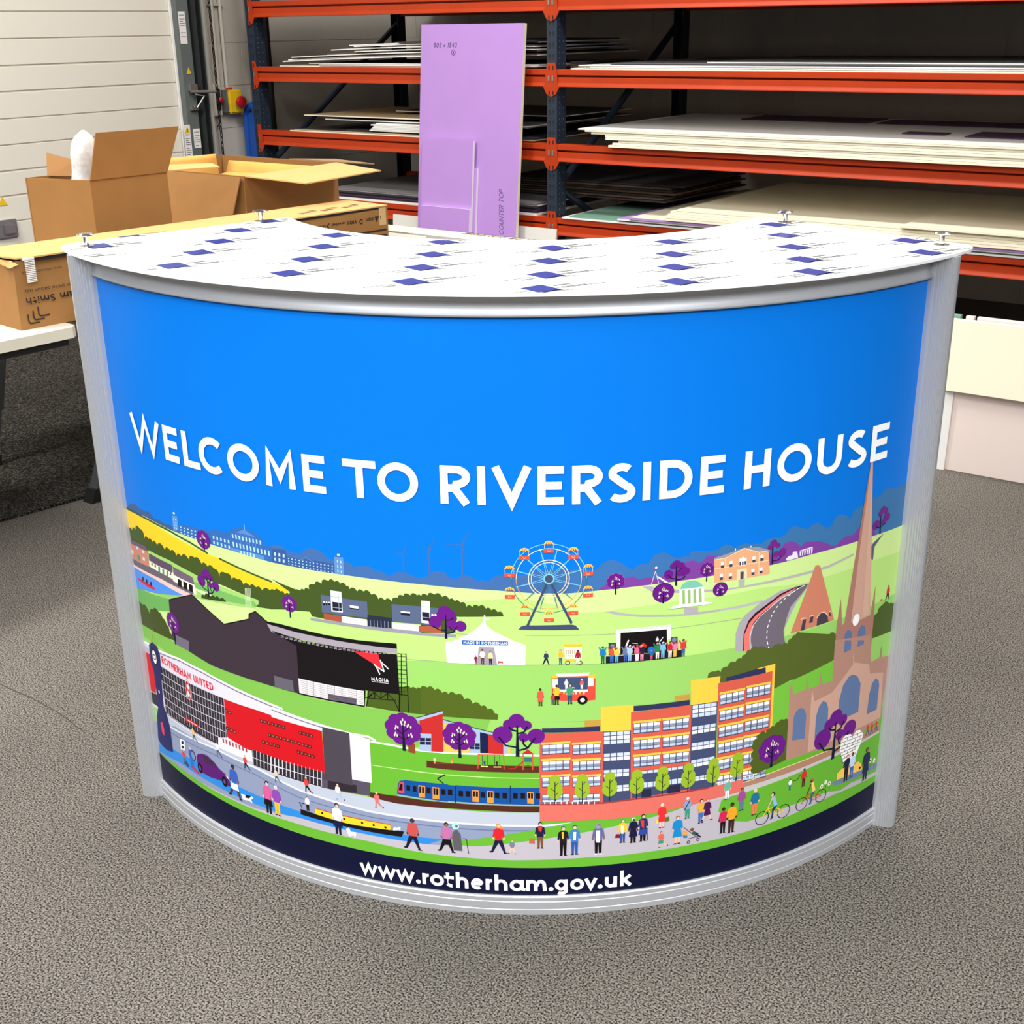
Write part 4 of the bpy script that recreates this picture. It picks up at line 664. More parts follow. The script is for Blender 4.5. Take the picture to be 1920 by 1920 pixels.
# --- right: manor, road, kiln, church
view(1350, 860, 5.333)
P(7, (232, 170, 125), '-20,1000 50,985 240,890 485,930 495,1150 265,1190 0,1230 -60,1240 -60,1010'); P(8, (150, 145, 160), '-60,990 20,965 150,920 220,895 100,975 -60,1010'); P(8, (150, 145, 160), '240,890 380,880 500,915 390,930'); LN(8, (250, 225, 180), 6, '-60,1010 50,992 238,895 388,932 495,918'); LN(8, (250, 225, 180), 7, '-60,1100 50,1085 480,1015'); LN(8, (250, 225, 180), 5, '50,990 55,1220'); LN(8, (250, 225, 180), 5, '388,930 385,1165'); P(8, (245, 215, 165), '165,1110 265,1090 268,1190 165,1215'); P(9, (70, 75, 95), '200,1130 235,1125 232,1195 200,1205')
for x, y in ((20, 1055), (105, 1045), (335, 1000), (415, 985), (10, 1175), (100, 1165), (325, 1125), (405, 1110)): P(9, WHT, '%d,%d %d,%d %d,%d %d,%d' % (x - 14, y - 22, x + 16, y - 27, x + 16, y + 5, x - 14, y + 10)); P(9, (60, 65, 85), '%d,%d %d,%d %d,%d %d,%d' % (x - 14, y + 10, x + 16, y + 5, x + 16, y + 32, x - 14, y + 37))
P(9, WHT, '185,1000 215,990 225,975 240,990 262,988 262,1060 185,1075'); G(10, (50, 55, 80), '185,1025 262,1015 262,1060 185,1070', 3, 1, .6, .8); LN(7, (240, 235, 230), 10, '152,895 152,925'); LN(7, (240, 235, 230), 10, '307,870 307,900')
P(7, (178, 180, 172), '75,1290 185,1280 200,1275 500,1215 930,1110 1080,1065 1330,945 1330,965 1080,1090 930,1135 500,1240 240,1285 75,1312'); P(7, (178, 180, 172), '182,1205 245,1200 240,1285 185,1290')
P(6, (185, 182, 186), '0,1500 200,1465 420,1410 440,1430 200,1490 0,1520'); P(7, (172, 165, 172), '150,1920 155,1750 190,1640 250,1560 400,1440 600,1320 850,1250 890,1250 840,1330 760,1440 700,1560 640,1700 640,1800 680,1920'); P(8, (52, 20, 40), '225,1920 235,1740 280,1620 350,1540 600,1350 740,1285 870,1250 600,1370 250,1750 240,1920')
P(8, (250, 118, 108), '235,1920 240,1760 290,1640 360,1560 600,1370 750,1290 780,1280 600,1390 400,1560 330,1640 290,1760 300,1920'); P(9, (112, 102, 114), '330,1920 305,1830 310,1720 350,1630 420,1550 600,1400 740,1310 880,1245 850,1300 700,1480 660,1600 630,1720 640,1800 660,1920')
LN(10, WHT, 5, '300,1920 295,1780 330,1660 400,1570 600,1400 800,1285')
for s in ('840,1262 810,1278', '790,1288 762,1306', '742,1320 718,1338', '700,1352 674,1372', '655,1388 630,1410', '612,1428 590,1448', '574,1468 556,1492', '542,1512 528,1538', '516,1558 504,1585', '496,1606 486,1636', '478,1658 470,1690', '468,1714 464,1746', '463,1770 464,1800', '467,1825 474,1855', '478,1875 486,1905'): LN(11, WHT, 8, s)
P(10, (206, 128, 100), '700,1745 950,1070 970,1060 995,1065 1135,1610'); P(11, (70, 62, 75), '800,1720 825,1610 858,1600 840,1710'); P(11, (70, 62, 75), '885,1640 900,1580 930,1572 920,1635'); P(11, (70, 62, 75), '960,1670 968,1590 1000,1545 1040,1535 1070,1570 1078,1630'); P(11, (70, 62, 75), '1085,1570 1092,1520 1110,1570')
for s in ('800,1610 825,1590 858,1592', '890,1575 930,1562', '962,1590 1000,1540 1040,1530 1072,1565', '1085,1530 1098,1518 1108,1540'): LN(11, (245, 215, 180), 8, s)
bumps(12, (84, 98, 38), '300,1905 380,1890 450,1900 500,1920 620,1855 670,1850 720,1790 790,1770 830,1810 900,1780 970,1800 1000,1810 1080,1765 1150,1750', '1150,2100 900,2200 300,2200', .3)
bumps(8, (74, 92, 34), '1520,1620 1570,1540 1620,1460 1690,1450 1720,1450 1740,1440', '1710,1720 1520,1795', .25)
P(9, (205, 160, 140), '1150,1790 1165,1650 1205,1400 1215,1665 1240,1640 1505,35 1525,35 1495,1560 1510,1545 1550,1270 1535,1560 1500,1920 1140,1920')
P(10, (172, 120, 105), '1150,1790 1165,1650 1205,1400 1215,1665 1240,1640 1505,35 1475,300 1380,1000 1305,1630 1330,1640 1500,1560 1550,1270 1535,1560 1500,1920 1140,1920')
P(10, (214, 170, 148), '1420,1580 1480,700 1510,300 1515,35 1525,35 1510,500 1500,1000 1500,1250 1480,1550'); D(11, WHT, 1355, 1608, 44, 56)
for s in ('1235,1920 1240,1760 1270,1710 1300,1710 1315,1760 1300,1905', '1365,1870 1375,1720 1410,1660 1440,1670 1450,1740 1440,1850'): P(11, (92, 115, 155), s)
m0 = M(1600, 640); c0 = Q('1600,640')[0]
for dx, dy, r in ((22, 120, 34), (-8, 90, 28), (62, 100, 28), (-52, -5, 44), (45, 0, 30), (82, 35, 42)): disc(9, (110, 40, 130), (c0[0] + dx * m0 * 1.1, c0[1] + (dy) * m0), r * m0 * 1.15, r * m0)
P(10, STM, '1602,570 1608,570 1600,745 1590,745'); LN(10, STM, 8, '1600,690 1555,680'); LN(10, STM, 8, '1600,680 1650,640')
for dx, dy, r in ((535, 845, 38), (500, 885, 28), (578, 865, 26), (620, 935, 42), (560, 950, 30)): D(8, (120, 35, 130), dx, dy, r)
P(9, STM, '520,880 530,880 524,1055 512,1055'); LN(9, STM, 8, '524,1020 580,1010 610,970')
man(9, 1668, 1410, 140, (220, 40, 50), BLK, SK2, BLK, 'w'); P(9, (180, 110, 60), '1595,1405 1620,1400 1620,1420 1600,1420'); P(8, (92, 96, 112), '1500,1000 1500,860 1640,740 1600,790 1540,880 1525,1010'); LN(9, WHT, 5, '1502,870 1560,800'); LN(8, (230, 200, 180), 6, '1500,790 1620,742')
# --- lower right
view(1330, 1200, 5.333)
bumps(12, (84, 98, 38), '-20,360 60,310 110,320 180,260 260,215 320,180 360,140 430,90 500,85 580,105 640,85 720,55 780,45 820,0 860,-60 900,-80', '1240,-60 1240,185 800,400 640,485 110,420 -20,400', .3)
P(12, (118, 190, 62), '640,485 800,410 1240,195 1230,400 830,540 800,800 610,900')
P(13, (180, 135, 118), '760,1200 800,480 822,415 830,540 960,490 968,345 985,490 1095,450 1110,300 1125,440 1225,400 1250,0 1600,-60 1610,220 1700,170 1715,50 1720,170 1790,150 1700,800 1310,1040')
P(14, (205, 162, 142), '975,1120 1020,480 1045,610 1220,520 1430,240 1430,90 1440,220 1590,240 1600,330 1730,320 1700,770 1300,960')
for s in ('820,1000 840,760 870,700 910,672 945,690 962,750 945,980', '1045,980 1060,760 1090,660 1130,605 1165,620 1182,680 1170,940', '1280,800 1290,600 1330,450 1390,360 1430,340 1475,360 1505,430 1480,715', '1565,740 1590,540 1620,430 1655,378 1685,400 1690,450 1665,690', '1335,125 1350,0 1410,0 1408,90', '1470,65 1480,0 1540,0 1535,40'): P(15, (96, 118, 158), s)
bumps(16, (78, 94, 32), '440,1330 420,1260 430,1180 440,1090 430,1030 470,980 500,930 560,920 600,880 650,860 690,810 740,795 780,795', '755,1190 600,1270 470,1330', .3)
tree(16, 622, 1080, 140, 185)
pine(16, 1245, 960, 190)
P(13, (104, 176, 50), '440,1370 620,1260 760,1200 1000,1120 1310,1040 1720,780 1690,1200 1300,1500 360,1530'); P(14, (176, 130, 105), '320,1425 760,1265 1080,1140 1310,1040 1700,830 1690,900 1310,1110 1080,1210 330,1500'); LN(15, (250, 225, 150), 7, '320,1425 760,1265 1080,1140 1310,1040')
P(14, (196, 192, 192), '0,1580 330,1470 1080,1205 1310,1100 1690,900 1690,920 1100,1225 350,1520 0,1610')
P(15, (115, 130, 160), '1200,1430 1500,1290 1680,1220 1680,1260 1400,1400 1250,1450')
P(17, (252, 250, 246), '1330,1220 1295,1100 1310,1000 1350,950 1400,935 1430,950 1460,900 1500,895 1530,930 1510,1010 1450,1160 1400,1220')
for j in range(8):
    y = 960 + j * 33; LN(18, (70, 60, 60), 5, '%d,%d %d,%d' % (1300 + max(0, j - 5) * 12, y + 35, 1515 - max(0, j - 2) * 20, y - 45))
    for i in range(4): x = 1320 + i * 52 + (j % 2) * 24; LN(18, (70, 60, 60), 5, '%d,%d %d,%d' % (x, y + 30 - i * 20, x - 2, y + 58 - i * 20)) if x < 1510 - max(0, j - 2) * 20 else None
P(16, (252, 200, 90), '1265,1395 1270,1330 1320,1280 1480,1210 1510,1230 1520,1290 1400,1340'); D(17, BLK, 1495, 1275, 14)
man(18, 1350, 1405, 250, (30, 32, 60), BLK, SK1, (200, 90, 50)); man(18, 1405, 1370, 235, (200, 220, 245), (45, 100, 185), SK2, BLK); man(17, 1540, 1395, 300, (28, 36, 70), (28, 36, 70), SK2, NAV, 's', (28, 36, 70))
for x, y in ((1570, 950), (1610, 940), (1655, 910)): man(16, x, y, 110, (210, 60, 40), (60, 90, 120), SK1, BLK, 'w')
for x, y, c in ((1600, 1200, BLK), (1638, 1200, (220, 90, 60)), (1115, 1460, WHT), (1155, 1418, (250, 215, 40)), (1190, 1430, WHT)): D(17, (240, 235, 225), x, y, 17, 22); D(18, c if c != WHT else (60, 30, 30), x, y, 8); LN(16, (60, 130, 60), 8, '%d,%d %d,%d' % (x, y + 20, x, y + 60))
man(16, 930, 1460, 175, (215, 45, 45), (90, 25, 35), SK3, BLK); LN(17, SK3, 8, '905,1340 865,1400'); man(16, 795, 1495, 110, (245, 245, 240), (35, 110, 180), SK2, BLK); LN(17, SK3, 7, '825,1405 865,1395')
man(16, 170, 1590, 200, (100, 180, 150), (230, 240, 240), SK1, WHT); man(16, 310, 1700, 225, (160, 75, 150), (95, 125, 145), SK2, (90, 30, 50)); man(16, 440, 1745, 255, (35, 110, 150), (245, 120, 80), SK1, (240, 220, 170))
man(16, 125, 1925, 250, (210, 35, 85), BLK, SK3, BLK); man(16, 208, 1920, 295, (240, 165, 40), (60, 35, 28), SK3, (50, 28, 25))
bike(16, 520, 1775, 735, 1705, 66, (245, 205, 50), (140, 190, 230), (25, 55, 110), SK1, (60, 35, 25)); bike(16, 915, 1635, 1107, 1550, 62, (215, 70, 45), (245, 210, 100), (50, 95, 150), SK3, (180, 100, 70))
# --- office building
view(1010, 1230, 5.647)
RD = (212, 92, 72)
P(12, (46, 50, 86), '35,760 650,738 650,790 35,806'); P(11, (196, 150, 66), '485,680 655,672 655,742 488,745'); P(11, (196, 150, 66), '1440,418 1595,400 1595,460 1440,470')
P(12, RD, '10,812 680,788 680,1560 10,1575'); P(12, YEL, '655,535 1000,512 980,785 655,795'); P(13, RD, '975,588 1615,510 1590,1450 970,1530'); P(12, (46, 50, 86), '1005,525 1595,460 1595,515 1005,580')
P(12, (66, 74, 108), '680,795 972,780 972,1520 680,1560'); P(13, YEL, '1605,255 1920,208 1890,475 1610,515'); P(12, (66, 74, 108), '1615,510 1890,475 1860,1400 1590,1440')
strip(13, '685,800 965,780 965,915 685,935', 4, 3); strip(13, '685,1025 965,1005 965,1090 685,1110', 4, 2); strip(13, '685,1200 958,1182 955,1265 685,1285', 4, 2); strip(13, '685,1370 955,1350 955,1420 690,1438', 4, 2)
strip(14, '1622,515 1882,480 1880,615 1620,652', 4, 3); strip(14, '1618,740 1872,702 1868,785 1615,828', 4, 2); strip(14, '1612,915 1865,878 1860,960 1610,1000', 4, 2); strip(14, '1608,1095 1860,1050 1858,1130 1605,1180', 4, 2); strip(14, '1650,1270 1850,1235 1850,1290 1650,1320', 4, 2)
for x in (35, 358):
    for y in (912, 1085, 1258): win(14, '%d,%d %d,%d %d,%d %d,%d' % (x, y, x + 295, y - 16, x + 295, y + 112, x, y + 130))
    win(14, '%d,1440 %d,1430 %d,1540 %d,1550' % (x, x + 290, x + 290, x)); P(16, RD, '%d,1436 %d,1424 %d,1448 %d,1460' % (x - 5, x + 300, x + 300, x - 5))
for y in (685, 862, 1040): win(14, '1000,%d 1287,%d 1280,%d 1000,%d' % (y, y - 28, y + 108, y + 135)); win(14, '1310,%d 1592,%d 1583,%d 1308,%d' % (y - 30, y - 64, y + 72, y + 103))
P(14, (66, 74, 108), '985,1240 1590,1160 1590,1400 985,1500'); strip(15, '1080,1210 1590,1145 1590,1180 1080,1245', 8, 1); strip(15, '1080,1330 1590,1268 1590,1330 1080,1395', 8, 1); P(15, (38, 40, 66), '1085,1410 1190,1398 1190,1480 1085,1495'); P(15, (38, 40, 66), '1360,1370 1495,1350 1495,1430 1360,1450')
P(13, (222, 110, 96), '10,1575 680,1560 1000,1520 1590,1430 1920,1370 1920,1490 1500,1600 900,1710 15,1745')
for x in range(60, 640, 58): P(16, WHT, '%d,1535 %d,1535 %d,1560 %d,1560' % (x, x + 10, x + 10, x))
LN(16, WHT, 8, '45,1535 300,1530'); LN(16, WHT, 8, '360,1527 640,1515'); LN(14, (160, 60, 60), 16, '20,1565 670,1550 990,1512 1590,1425 1900,1370')
for x, y, fy in ((172, 1400, 1562), (460, 1390, 1552), (750, 1370, 1532), (1035, 1345, 1506), (1308, 1310, 1470), (1580, 1275, 1430), (1842, 1225, 1380), (2093, 1165, 1313)):
    m0 = M(x, y); c = Q('%d,%d' % (x, y))[0]; f0 = Q('%d,%d' % (x, fy))[0]
    for dy, r, r2 in ((90, 52, 58), (15, 68, 60), (-35, 70, 72), (-60, 55, 50)): disc(17, (150, 180, 42), (c[0], c[1] + dy * m0), r * m0, r2 * m0)
    seg(18, STM, (c[0], c[1] + 70 * m0), (c[0], f0[1]), 7 * m0); seg(18, STM, (c[0], c[1] - 30 * m0), (c[0] - 35 * m0, c[1] + 5 * m0), 6 * m0); seg(18, STM, (c[0], c[1] + 30 * m0), (c[0] + 30 * m0, c[1] + 65 * m0), 6 * m0); seg(18, STM, (c[0], c[1] - 70 * m0), (c[0] + 30 * m0, c[1] - 40 * m0), 6 * m0)
view(1330, 1200, 5.333)
P(12, (46, 50, 86), '165,372 480,282 560,270 560,330 165,410'); P(12, YEL, '480,280 655,232 622,870 590,880 625,305 560,325 558,268 480,290'); P(13, RD, '85,428 628,305 600,880 470,1330 65,1470')
for j in range(6):
    y0, y1 = 520 + j * 163, 455 + j * 166; x0, x1 = 103 - j * 6, 370 - j * 9
    win(14, '%d,%d %d,%d %d,%d %d,%d' % (x0, y0, x0 + 246, y0 - 48, x0 + 241, y0 + 78, x0 - 4, y0 + 130)); win(14, '%d,%d %d,%d %d,%d %d,%d' % (x1, y1, x1 + 238, y1 - 46, x1 + 232, y1 + 80, x1 - 5, y1 + 128))
P(15, (222, 110, 96), '-10,1470 330,1385 345,1500 0,1592'); LN(16, WHT, 7, '65,1425 230,1390'); LN(16, WHT, 7, '330,1365 470,1330')
for x in (85, 125, 165, 205, 350, 390, 430): P(16, WHT, '%d,%d %d,%d %d,%d %d,%d' % (x, 1425 - (x - 65) * .23, x + 8, 1424 - (x - 65) * .23, x + 8, 1446 - (x - 65) * .23, x, 1447 - (x - 65) * .23))
view(1010, 1230, 5.647)
# van
P(9, (225, 75, 60), '138,215 600,190 600,460 520,470 235,470 140,440'); P(10, (250, 190, 50), '140,200 200,195 200,230 140,232'); P(10, (250, 190, 50), '520,195 600,190 602,232 522,228'); P(11, (245, 235, 220), '175,185 545,170 520,205 205,215'); P(11, (62, 78, 108), '205,225 518,222 515,350 205,355'); P(11, WHT, '145,240 200,240 200,340 150,340'); P(11, WHT, '522,228 578,228 578,315 525,318'); P(12, WHT, '215,350 520,350 520,372 215,375')
for i in range(6): P(12, WHT if i % 2 else (250, 200, 60), '%d,375 %d,372 %d,408' % (255 + i * 42, 280 + i * 42, 268 + i * 42))
D(12, BLK, 463, 462, 48); D(13, (220, 220, 220), 463, 462, 22); man(12, 292, 350, 110, WHT, WHT, SK1, WHT); man(12, 455, 348, 108, (220, 90, 90), WHT, SK1, WHT)
man(13, 330, 505, 215, (70, 150, 110), (40, 80, 100), SK1, BLK); LN(14, SK1, 9, '355,325 385,335'); man(13, 190, 510, 210, (250, 185, 50), SK3, SK3, BLK, 's', BLK); man(13, 148, 510, 120, (200, 60, 60), (60, 90, 110), SK3, BLK); man(12, 18, 525, 185, (230, 90, 70), SK3, SK3, BLK, 's', (230, 90, 70))
LN(9, (120, 190, 80), 3, '0,692 480,688')
# school, playground
view(790, 1220, 6.857)
bumps(8, (80, 98, 28), '-10,490 80,470 170,500 270,540 350,555 450,560 550,620 660,680 770,710 850,750 940,800 980,870', '980,885 0,815', .35)
P(10, (192, 44, 44), '-20,850 275,800 285,1300 130,1290 -20,1270'); P(10, (230, 188, 92), '280,910 450,950 610,1000 615,1310 290,1300'); P(10, (165, 182, 208), '610,990 755,1040 755,1310 615,1310'); P(11, (22, 30, 72), '755,1040 860,1070 862,1312 760,1312'); P(10, (192, 44, 44), '860,1070 1055,1100 1055,1325 862,1315')
P(11, (165, 182, 208), '-20,1060 130,1065 130,1290 -20,1280'); G(12, (28, 34, 70), '-20,1110 130,1115 130,1210 -20,1205', 2, 2, .9, .85); G(12, (28, 34, 70), '618,1180 755,1185 755,1265 618,1262', 2, 2, .9, .85); P(10, (165, 182, 208), '1055,1180 1110,1190 1110,1325 1055,1325'); P(10, (230, 188, 92), '1110,1240 1145,1250 1145,1325 1110,1325')
P(12, (165, 182, 208), '-80,870 275,770 285,800 -80,910'); P(12, (165, 182, 208), '280,885 960,1060 955,1085 280,925'); LN(12, (30, 34, 62), 8, '-80,862 280,768'); LN(12, (30, 34, 62), 8, '280,878 965,1055')
LN(9, (238, 248, 235), 24, '-651,1163 -360,1213 0,1280 300,1305 1000,1330 1520,1345'); P(9, (88, 44, 30), '70,1410 500,1450 1000,1470 1515,1480 1515,1565 1000,1558 400,1530 70,1495'); LN(8, (205, 238, 150), 7, '-637,1467 -300,1515 0,1560 600,1610 1520,1640')
P(9, (140, 66, 38), '-170,1180 -80,1195 -75,1320 -165,1300'); LN(10, (220, 90, 60), 12, '725,1330 1070,1335'); LN(10, (220, 90, 60), 10, '735,1330 730,1510'); LN(10, (220, 90, 60), 10, '1055,1335 1065,1525')
for x in (785, 850, 942, 1008): LN(10, (60, 50, 60), 5, '%d,1335 %d,1480' % (x, x + 2))
LN(11, (250, 225, 140), 14, '768,1480 862,1485'); LN(11, (250, 225, 140), 14, '930,1490 1025,1490'); man(12, 815, 1480, 75, (40, 70, 120), (40, 70, 120)); man(12, 972, 1485, 80, (50, 30, 50), (50, 30, 50)); LN(10, (200, 50, 50), 10, '160,1440 420,1445'); man(11, 175, 1450, 85, (245, 225, 190), (240, 180, 110)); man(11, 395, 1448, 85, (210, 120, 70), (240, 180, 110))
P(11, (190, 40, 45), '1295,1320 1370,1265 1445,1320'); LN(10, (220, 80, 55), 12, '1308,1320 1308,1530'); LN(10, (220, 80, 55), 12, '1432,1320 1432,1530'); P(10, (50, 110, 110), '1322,1370 1420,1370 1420,1425 1322,1425'); LN(10, (180, 40, 40), 14, '1310,1420 1200,1510 1120,1515')
for y in (1440, 1470, 1500): LN(10, STM, 6, '1340,%d 1400,%d' % (y, y))
tree(14, 490, 1090, 190, 280); tree(14, -230, 1000, 215, 280)
pine(13, 1235, 1105, 220)
P(10, (104, 176, 50), '1515,1340 1520,1340 1520,1345')
# --- walkers in front of the office building
view(1100, 1440, 6.4)
man(16, 135, 1030, 375, (95, 100, 150), BLK, SK2, (150, 145, 175), shoe=WHT); P(19, WHT, '112,740 158,740 158,885 112,885'); disc(18, (150, 145, 175), Q('137,700')[0], 26 * M(137, 700), 18 * M(137, 700))
man(16, 425, 890, 280, (250, 195, 50), (50, 80, 150), SK1, (120, 110, 120)); P(19, WHT, '408,680 438,680 438,780 410,780'); P(17, (130, 25, 35), '335,830 350,785 390,785 400,830'); man(16, 552, 890, 300, (25, 24, 55), BLK, SK3, WHT, 's', (25, 24, 55)); man(16, 668, 870, 320, (35, 48, 100), BLK, SK1, BLK, 's', (50, 70, 150)); P(19, (230, 60, 50), '640,620 685,620 682,715 660,700'); LN(17, BLK, 8, '720,705 722,862')
man(16, 895, 710, 290, (225, 45, 50), (245, 190, 190), SK1, (245, 225, 205), 's', (225, 45, 50)); P(17, (90, 110, 30), '935,585 980,575 988,625 935,640'); P(17, (250, 220, 60), '832,610 855,610 855,665 832,660')
man(16, 1200, 600, 255, (130, 160, 200), (50, 150, 120), SK1, WHT); LN(19, BLK, 9, '1165,500 1230,385'); man(16, 1360, 655, 285, (230, 170, 60), (60, 110, 190), SK1, BLK); man(16, 1435, 625, 260, (75, 20, 80), SK1, SK1, (190, 70, 50), 'w', (75, 20, 80))
man(16, 1078, 905, 335, (20, 135, 200), SK1, SK1, (150, 90, 70), 's', (20, 135, 200)); LN(17, (120, 80, 60), 8, '1160,705 1340,840'); P(17, (250, 160, 70), '1150,745 1200,745 1200,800 1150,800'); P(17, (40, 130, 180), '1150,800 1200,800 1200,830 1155,830'); LN(18, (60, 50, 60), 7, '1215,840 1330,810'); LN(18, (40, 90, 80), 30, '1265,760 1330,790'); D(18, (120, 70, 50), 1258, 730, 20); LN(18, NAV, 14, '1300,780 1365,820')
for x, y in ((1215, 880), (1328, 850)): ring(18, (70, 60, 70), Q('%d,%d' % (x, y))[0], 18 * M(x, y), 7 * M(x, y), 12)
man(16, 885, 945, 190, (235, 100, 80), SK1, SK1, (130, 90, 60), 'r', (50, 150, 120))
# ---- lettering
WH = (255, 255, 255)
BOX = [('W', 243.4, 767.3, 298.3, 788.1), ('E', 312.3, 856, 338.6, 865.4), ('L', 347.5, 869.5, 376.9, 877.4), ('C', 373.6, 843, 420.5, 878), ('O', 426.7, 849, 486.5, 873), ('M', 500.7, 906.9, 556.3, 916.1), ('E', 571.1, 919, 612.3, 923.8), ('T', 642.5, 857.8, 703.1, 863.3), ('O', 708.2, 897.7, 784.5, 906), ('R', 826.7, 942.9, 883.2, 944.7), ('I', 896.1, 945, 911, 945.1), ('V', 921.5, 874, 996.3, 874), ('E', 1007.9, 946, 1056.7, 946), ('R', 1072.3, 946, 1129.2, 944.6), ('S', 1140, 915, 1189.4, 918), ('I', 1204.2, 938.8, 1218.3, 938.8), ('D', 1235, 936, 1297, 900), ('E', 1310.8, 928.8, 1355.2, 923.5), ('H', 1393.1, 918.4, 1441, 911.3), ('O', 1456, 876, 1520.3, 858.5), ('U', 1532.2, 845, 1580.1, 813.9), ('S', 1587, 858, 1622.5, 840), ('E', 1629.2, 866.5, 1659.6, 858)]
view(0, 0, 1)
for ch, x0, y0, x1, y1 in BOX:
    u0 = unroll(x0, y0)[0]; u1 = unroll(x1, y1)[0]; T = .0120; b, H = .7436, .0607
    if ch == 'D': u1 = unroll(1297.5, 895)[0]
    w, st = glyph(ch, T / H / 2); sx = (u1 - u0) / w
    for pl in st:
        q = [(u0 + T / 2 + (px - T / H / 2) * ((u1 - u0 - T) / max(1e-6, w - T / H)) if ch != 'I' else (u0 + u1) / 2, b + py * H) for px, py in pl]
        if ch in 'OCSU': q = [(x, b - .0008 + (y - b) * 1.026) for x, y in q]
        for p in stroke_quads(q, T if ch != 'W' else .0108): raw(16, WH, p)
LOW = [('w', 677.5, 709.6), ('w', 711.3, 743.9), ('w', 745, 778.9), ('.', 781.5, 790), ('r', 793.4, 806.6), ('o', 808, 833.5), ('t', 834.5, 852.3), ('h', 855.9, 879), ('e', 883.9, 906.8), ('r', 911.2, 924.6), ('h', 928, 952), ('a', 956, 983), ('m', 986.6, 1024.6), ('.', 1029, 1037.4), ('g', 1040.3, 1064.9), ('o', 1069, 1094.6), ('v', 1095.4, 1119.4), ('.', 1120.8, 1129), ('u', 1133.6, 1156.3), ('k', 1162, 1182.8)]
for ch, x0, x1 in LOW:
    yb = 1655 + 15 * math.sin((x0 - 677) / 505 * math.pi) - (6 if x0 < 700 else 0)
    u0 = unroll(x0, yb)[0]; u1 = unroll(x1, yb)[0]; H = .0322; T = .0062; b = .0457 
    w, st = glyph(ch, T / H / 2)
    if ch == '.': disc(14, WH, ((u0 + u1) / 2, b + .0038), .0043, .0043, 14); continue
    for pl in st:
        q = [(u0 + T / 2 + (px - T / H / 2) * ((u1 - u0 - T) / (w - T / H)), b + py * H) for px, py in pl]
        for p in stroke_quads(q, T): raw(14, WH, p)
# ---- assemble the print on the curved sheet
def clip(poly, ax, v, keep_lo):   # clip polygon at coordinate v on axis ax
    out = []; n = len(poly)
    for i in range(n):
        a, b = poly[i], poly[(i + 1) % n]; ia = (a[ax] <= v) == keep_lo or a[ax] == v; ib = (b[ax] <= v) == keep_lo or b[ax] == v
        if ia: out.append(a)
        if ia != ib:
            t = (v - a[ax]) / ((b[ax] - a[ax]) or 1e-12); out.append((a[0] + (b[0] - a[0]) * t, a[1] + (b[1] - a[1]) * t))
    return out
U0, U1 = RP * TL - .002, RP * TR_ + .002
from mathutils.geometry import tessellate_polygon
V, F, C = [], [], []
def put(poly, col, lift, i):  # the sheet is faceted in narrow vertical strips; every shape lies flat on its facet
    k = len(V)
    for u, v in poly:
        t = u / STEP - i; V.append(cyl(i * STEP / RP, RP + lift, v) * (1 - t) + cyl((i + 1) * STEP / RP, RP + lift, v) * t)
    F.append(list(range(k, k + len(poly)))); C.append(col)
STEP = .011
def add_flat(poly, col, lift):
    us = [p[0] for p in poly]; a, b = min(us), max(us)
    i0, i1 = math.floor(a / STEP), math.floor(b / STEP)
    for i in range(i0, i1 + 1):
        q = poly
        if i > i0: q = clip(q, 0, i * STEP, False)
        if i < i1: q = clip(q, 0, (i + 1) * STEP, True)
        if len(q) >= 3: put(q, col, lift, i)
add_flat([(U0, ZB - .004), (U1, ZB - .004), (U1, ZT + .004), (U0, ZT + .004)], lin((0, 117, 218)), 0)
LAY = {}
for L, col, poly in ART:
    c = lin(col)
    q = clip(clip(clip(clip(list(poly), 0, U0, False), 0, U1, True), 1, ZB - .003, False), 1, ZT + .003, True)
    if len(q) < 3: continue
    qq = []
    for p in q:
        if not qq or math.dist(p, qq[-1]) > 1e-6: qq.append(p)
    if len(qq) > 1 and math.dist(qq[0], qq[-1]) < 1e-6: qq.pop()
    if len(qq) < 3: continue
    bx = (min(p[0] for p in qq), max(p[0] for p in qq), min(p[1] for p in qq), max(p[1] for p in qq)); s_ = -1
    for o_ in LAY.get(L, ()):                # shapes that overlap within a layer are stacked a hair apart
        if o_[4] > s_ and bx[0] < o_[1] and bx[1] > o_[0] and bx[2] < o_[3] and bx[3] > o_[2]: s_ = o_[4]
    s_ = min(s_ + 1, 13); LAY.setdefault(L, []).append(bx + (s_,))
    for t in tessellate_polygon([[Vector((x, y, 0)) for x, y in qq]]):
        add_flat([qq[i] for i in t], c, L * .00012 + s_ * .000008)
me = bpy.data.meshes.new('graphic_panel'); me.from_pydata([tuple(v) for v in V], [], F)
ca = me.color_attributes.new('print', 'FLOAT_COLOR', 'CORNER'); flat = []
for f_, c in zip(F, C): flat += list(c) * len(f_)
ca.data.foreach_set('color', flat); me.materials.append(ARTMAT)
gp = bpy.data.objects.new('graphic_panel', me); COL.objects.link(gp); gp.parent = ctr; gp['label'] = 'blue printed panel with town panorama'
# flip faces that point inwards
bm = NB(); bm.from_mesh(me)
for f_ in bm.faces:
    c_ = f_.calc_center_median(); o_ = W(CX, CY, c_.z)
    if f_.normal.dot(c_ - o_) < 0: f_.normal_flip()
bm.to_mesh(me); bm.free()
bm = NB(); arcsweep(bm, [(RP - .006, ZB - .01), (RP - .0012, ZB - .01), (RP - .0012, ZT + .01), (RP - .006, ZT + .01)], TL - .01, TR_ + .01); link('backing_sheet', bm, M_WHITE, ctr)
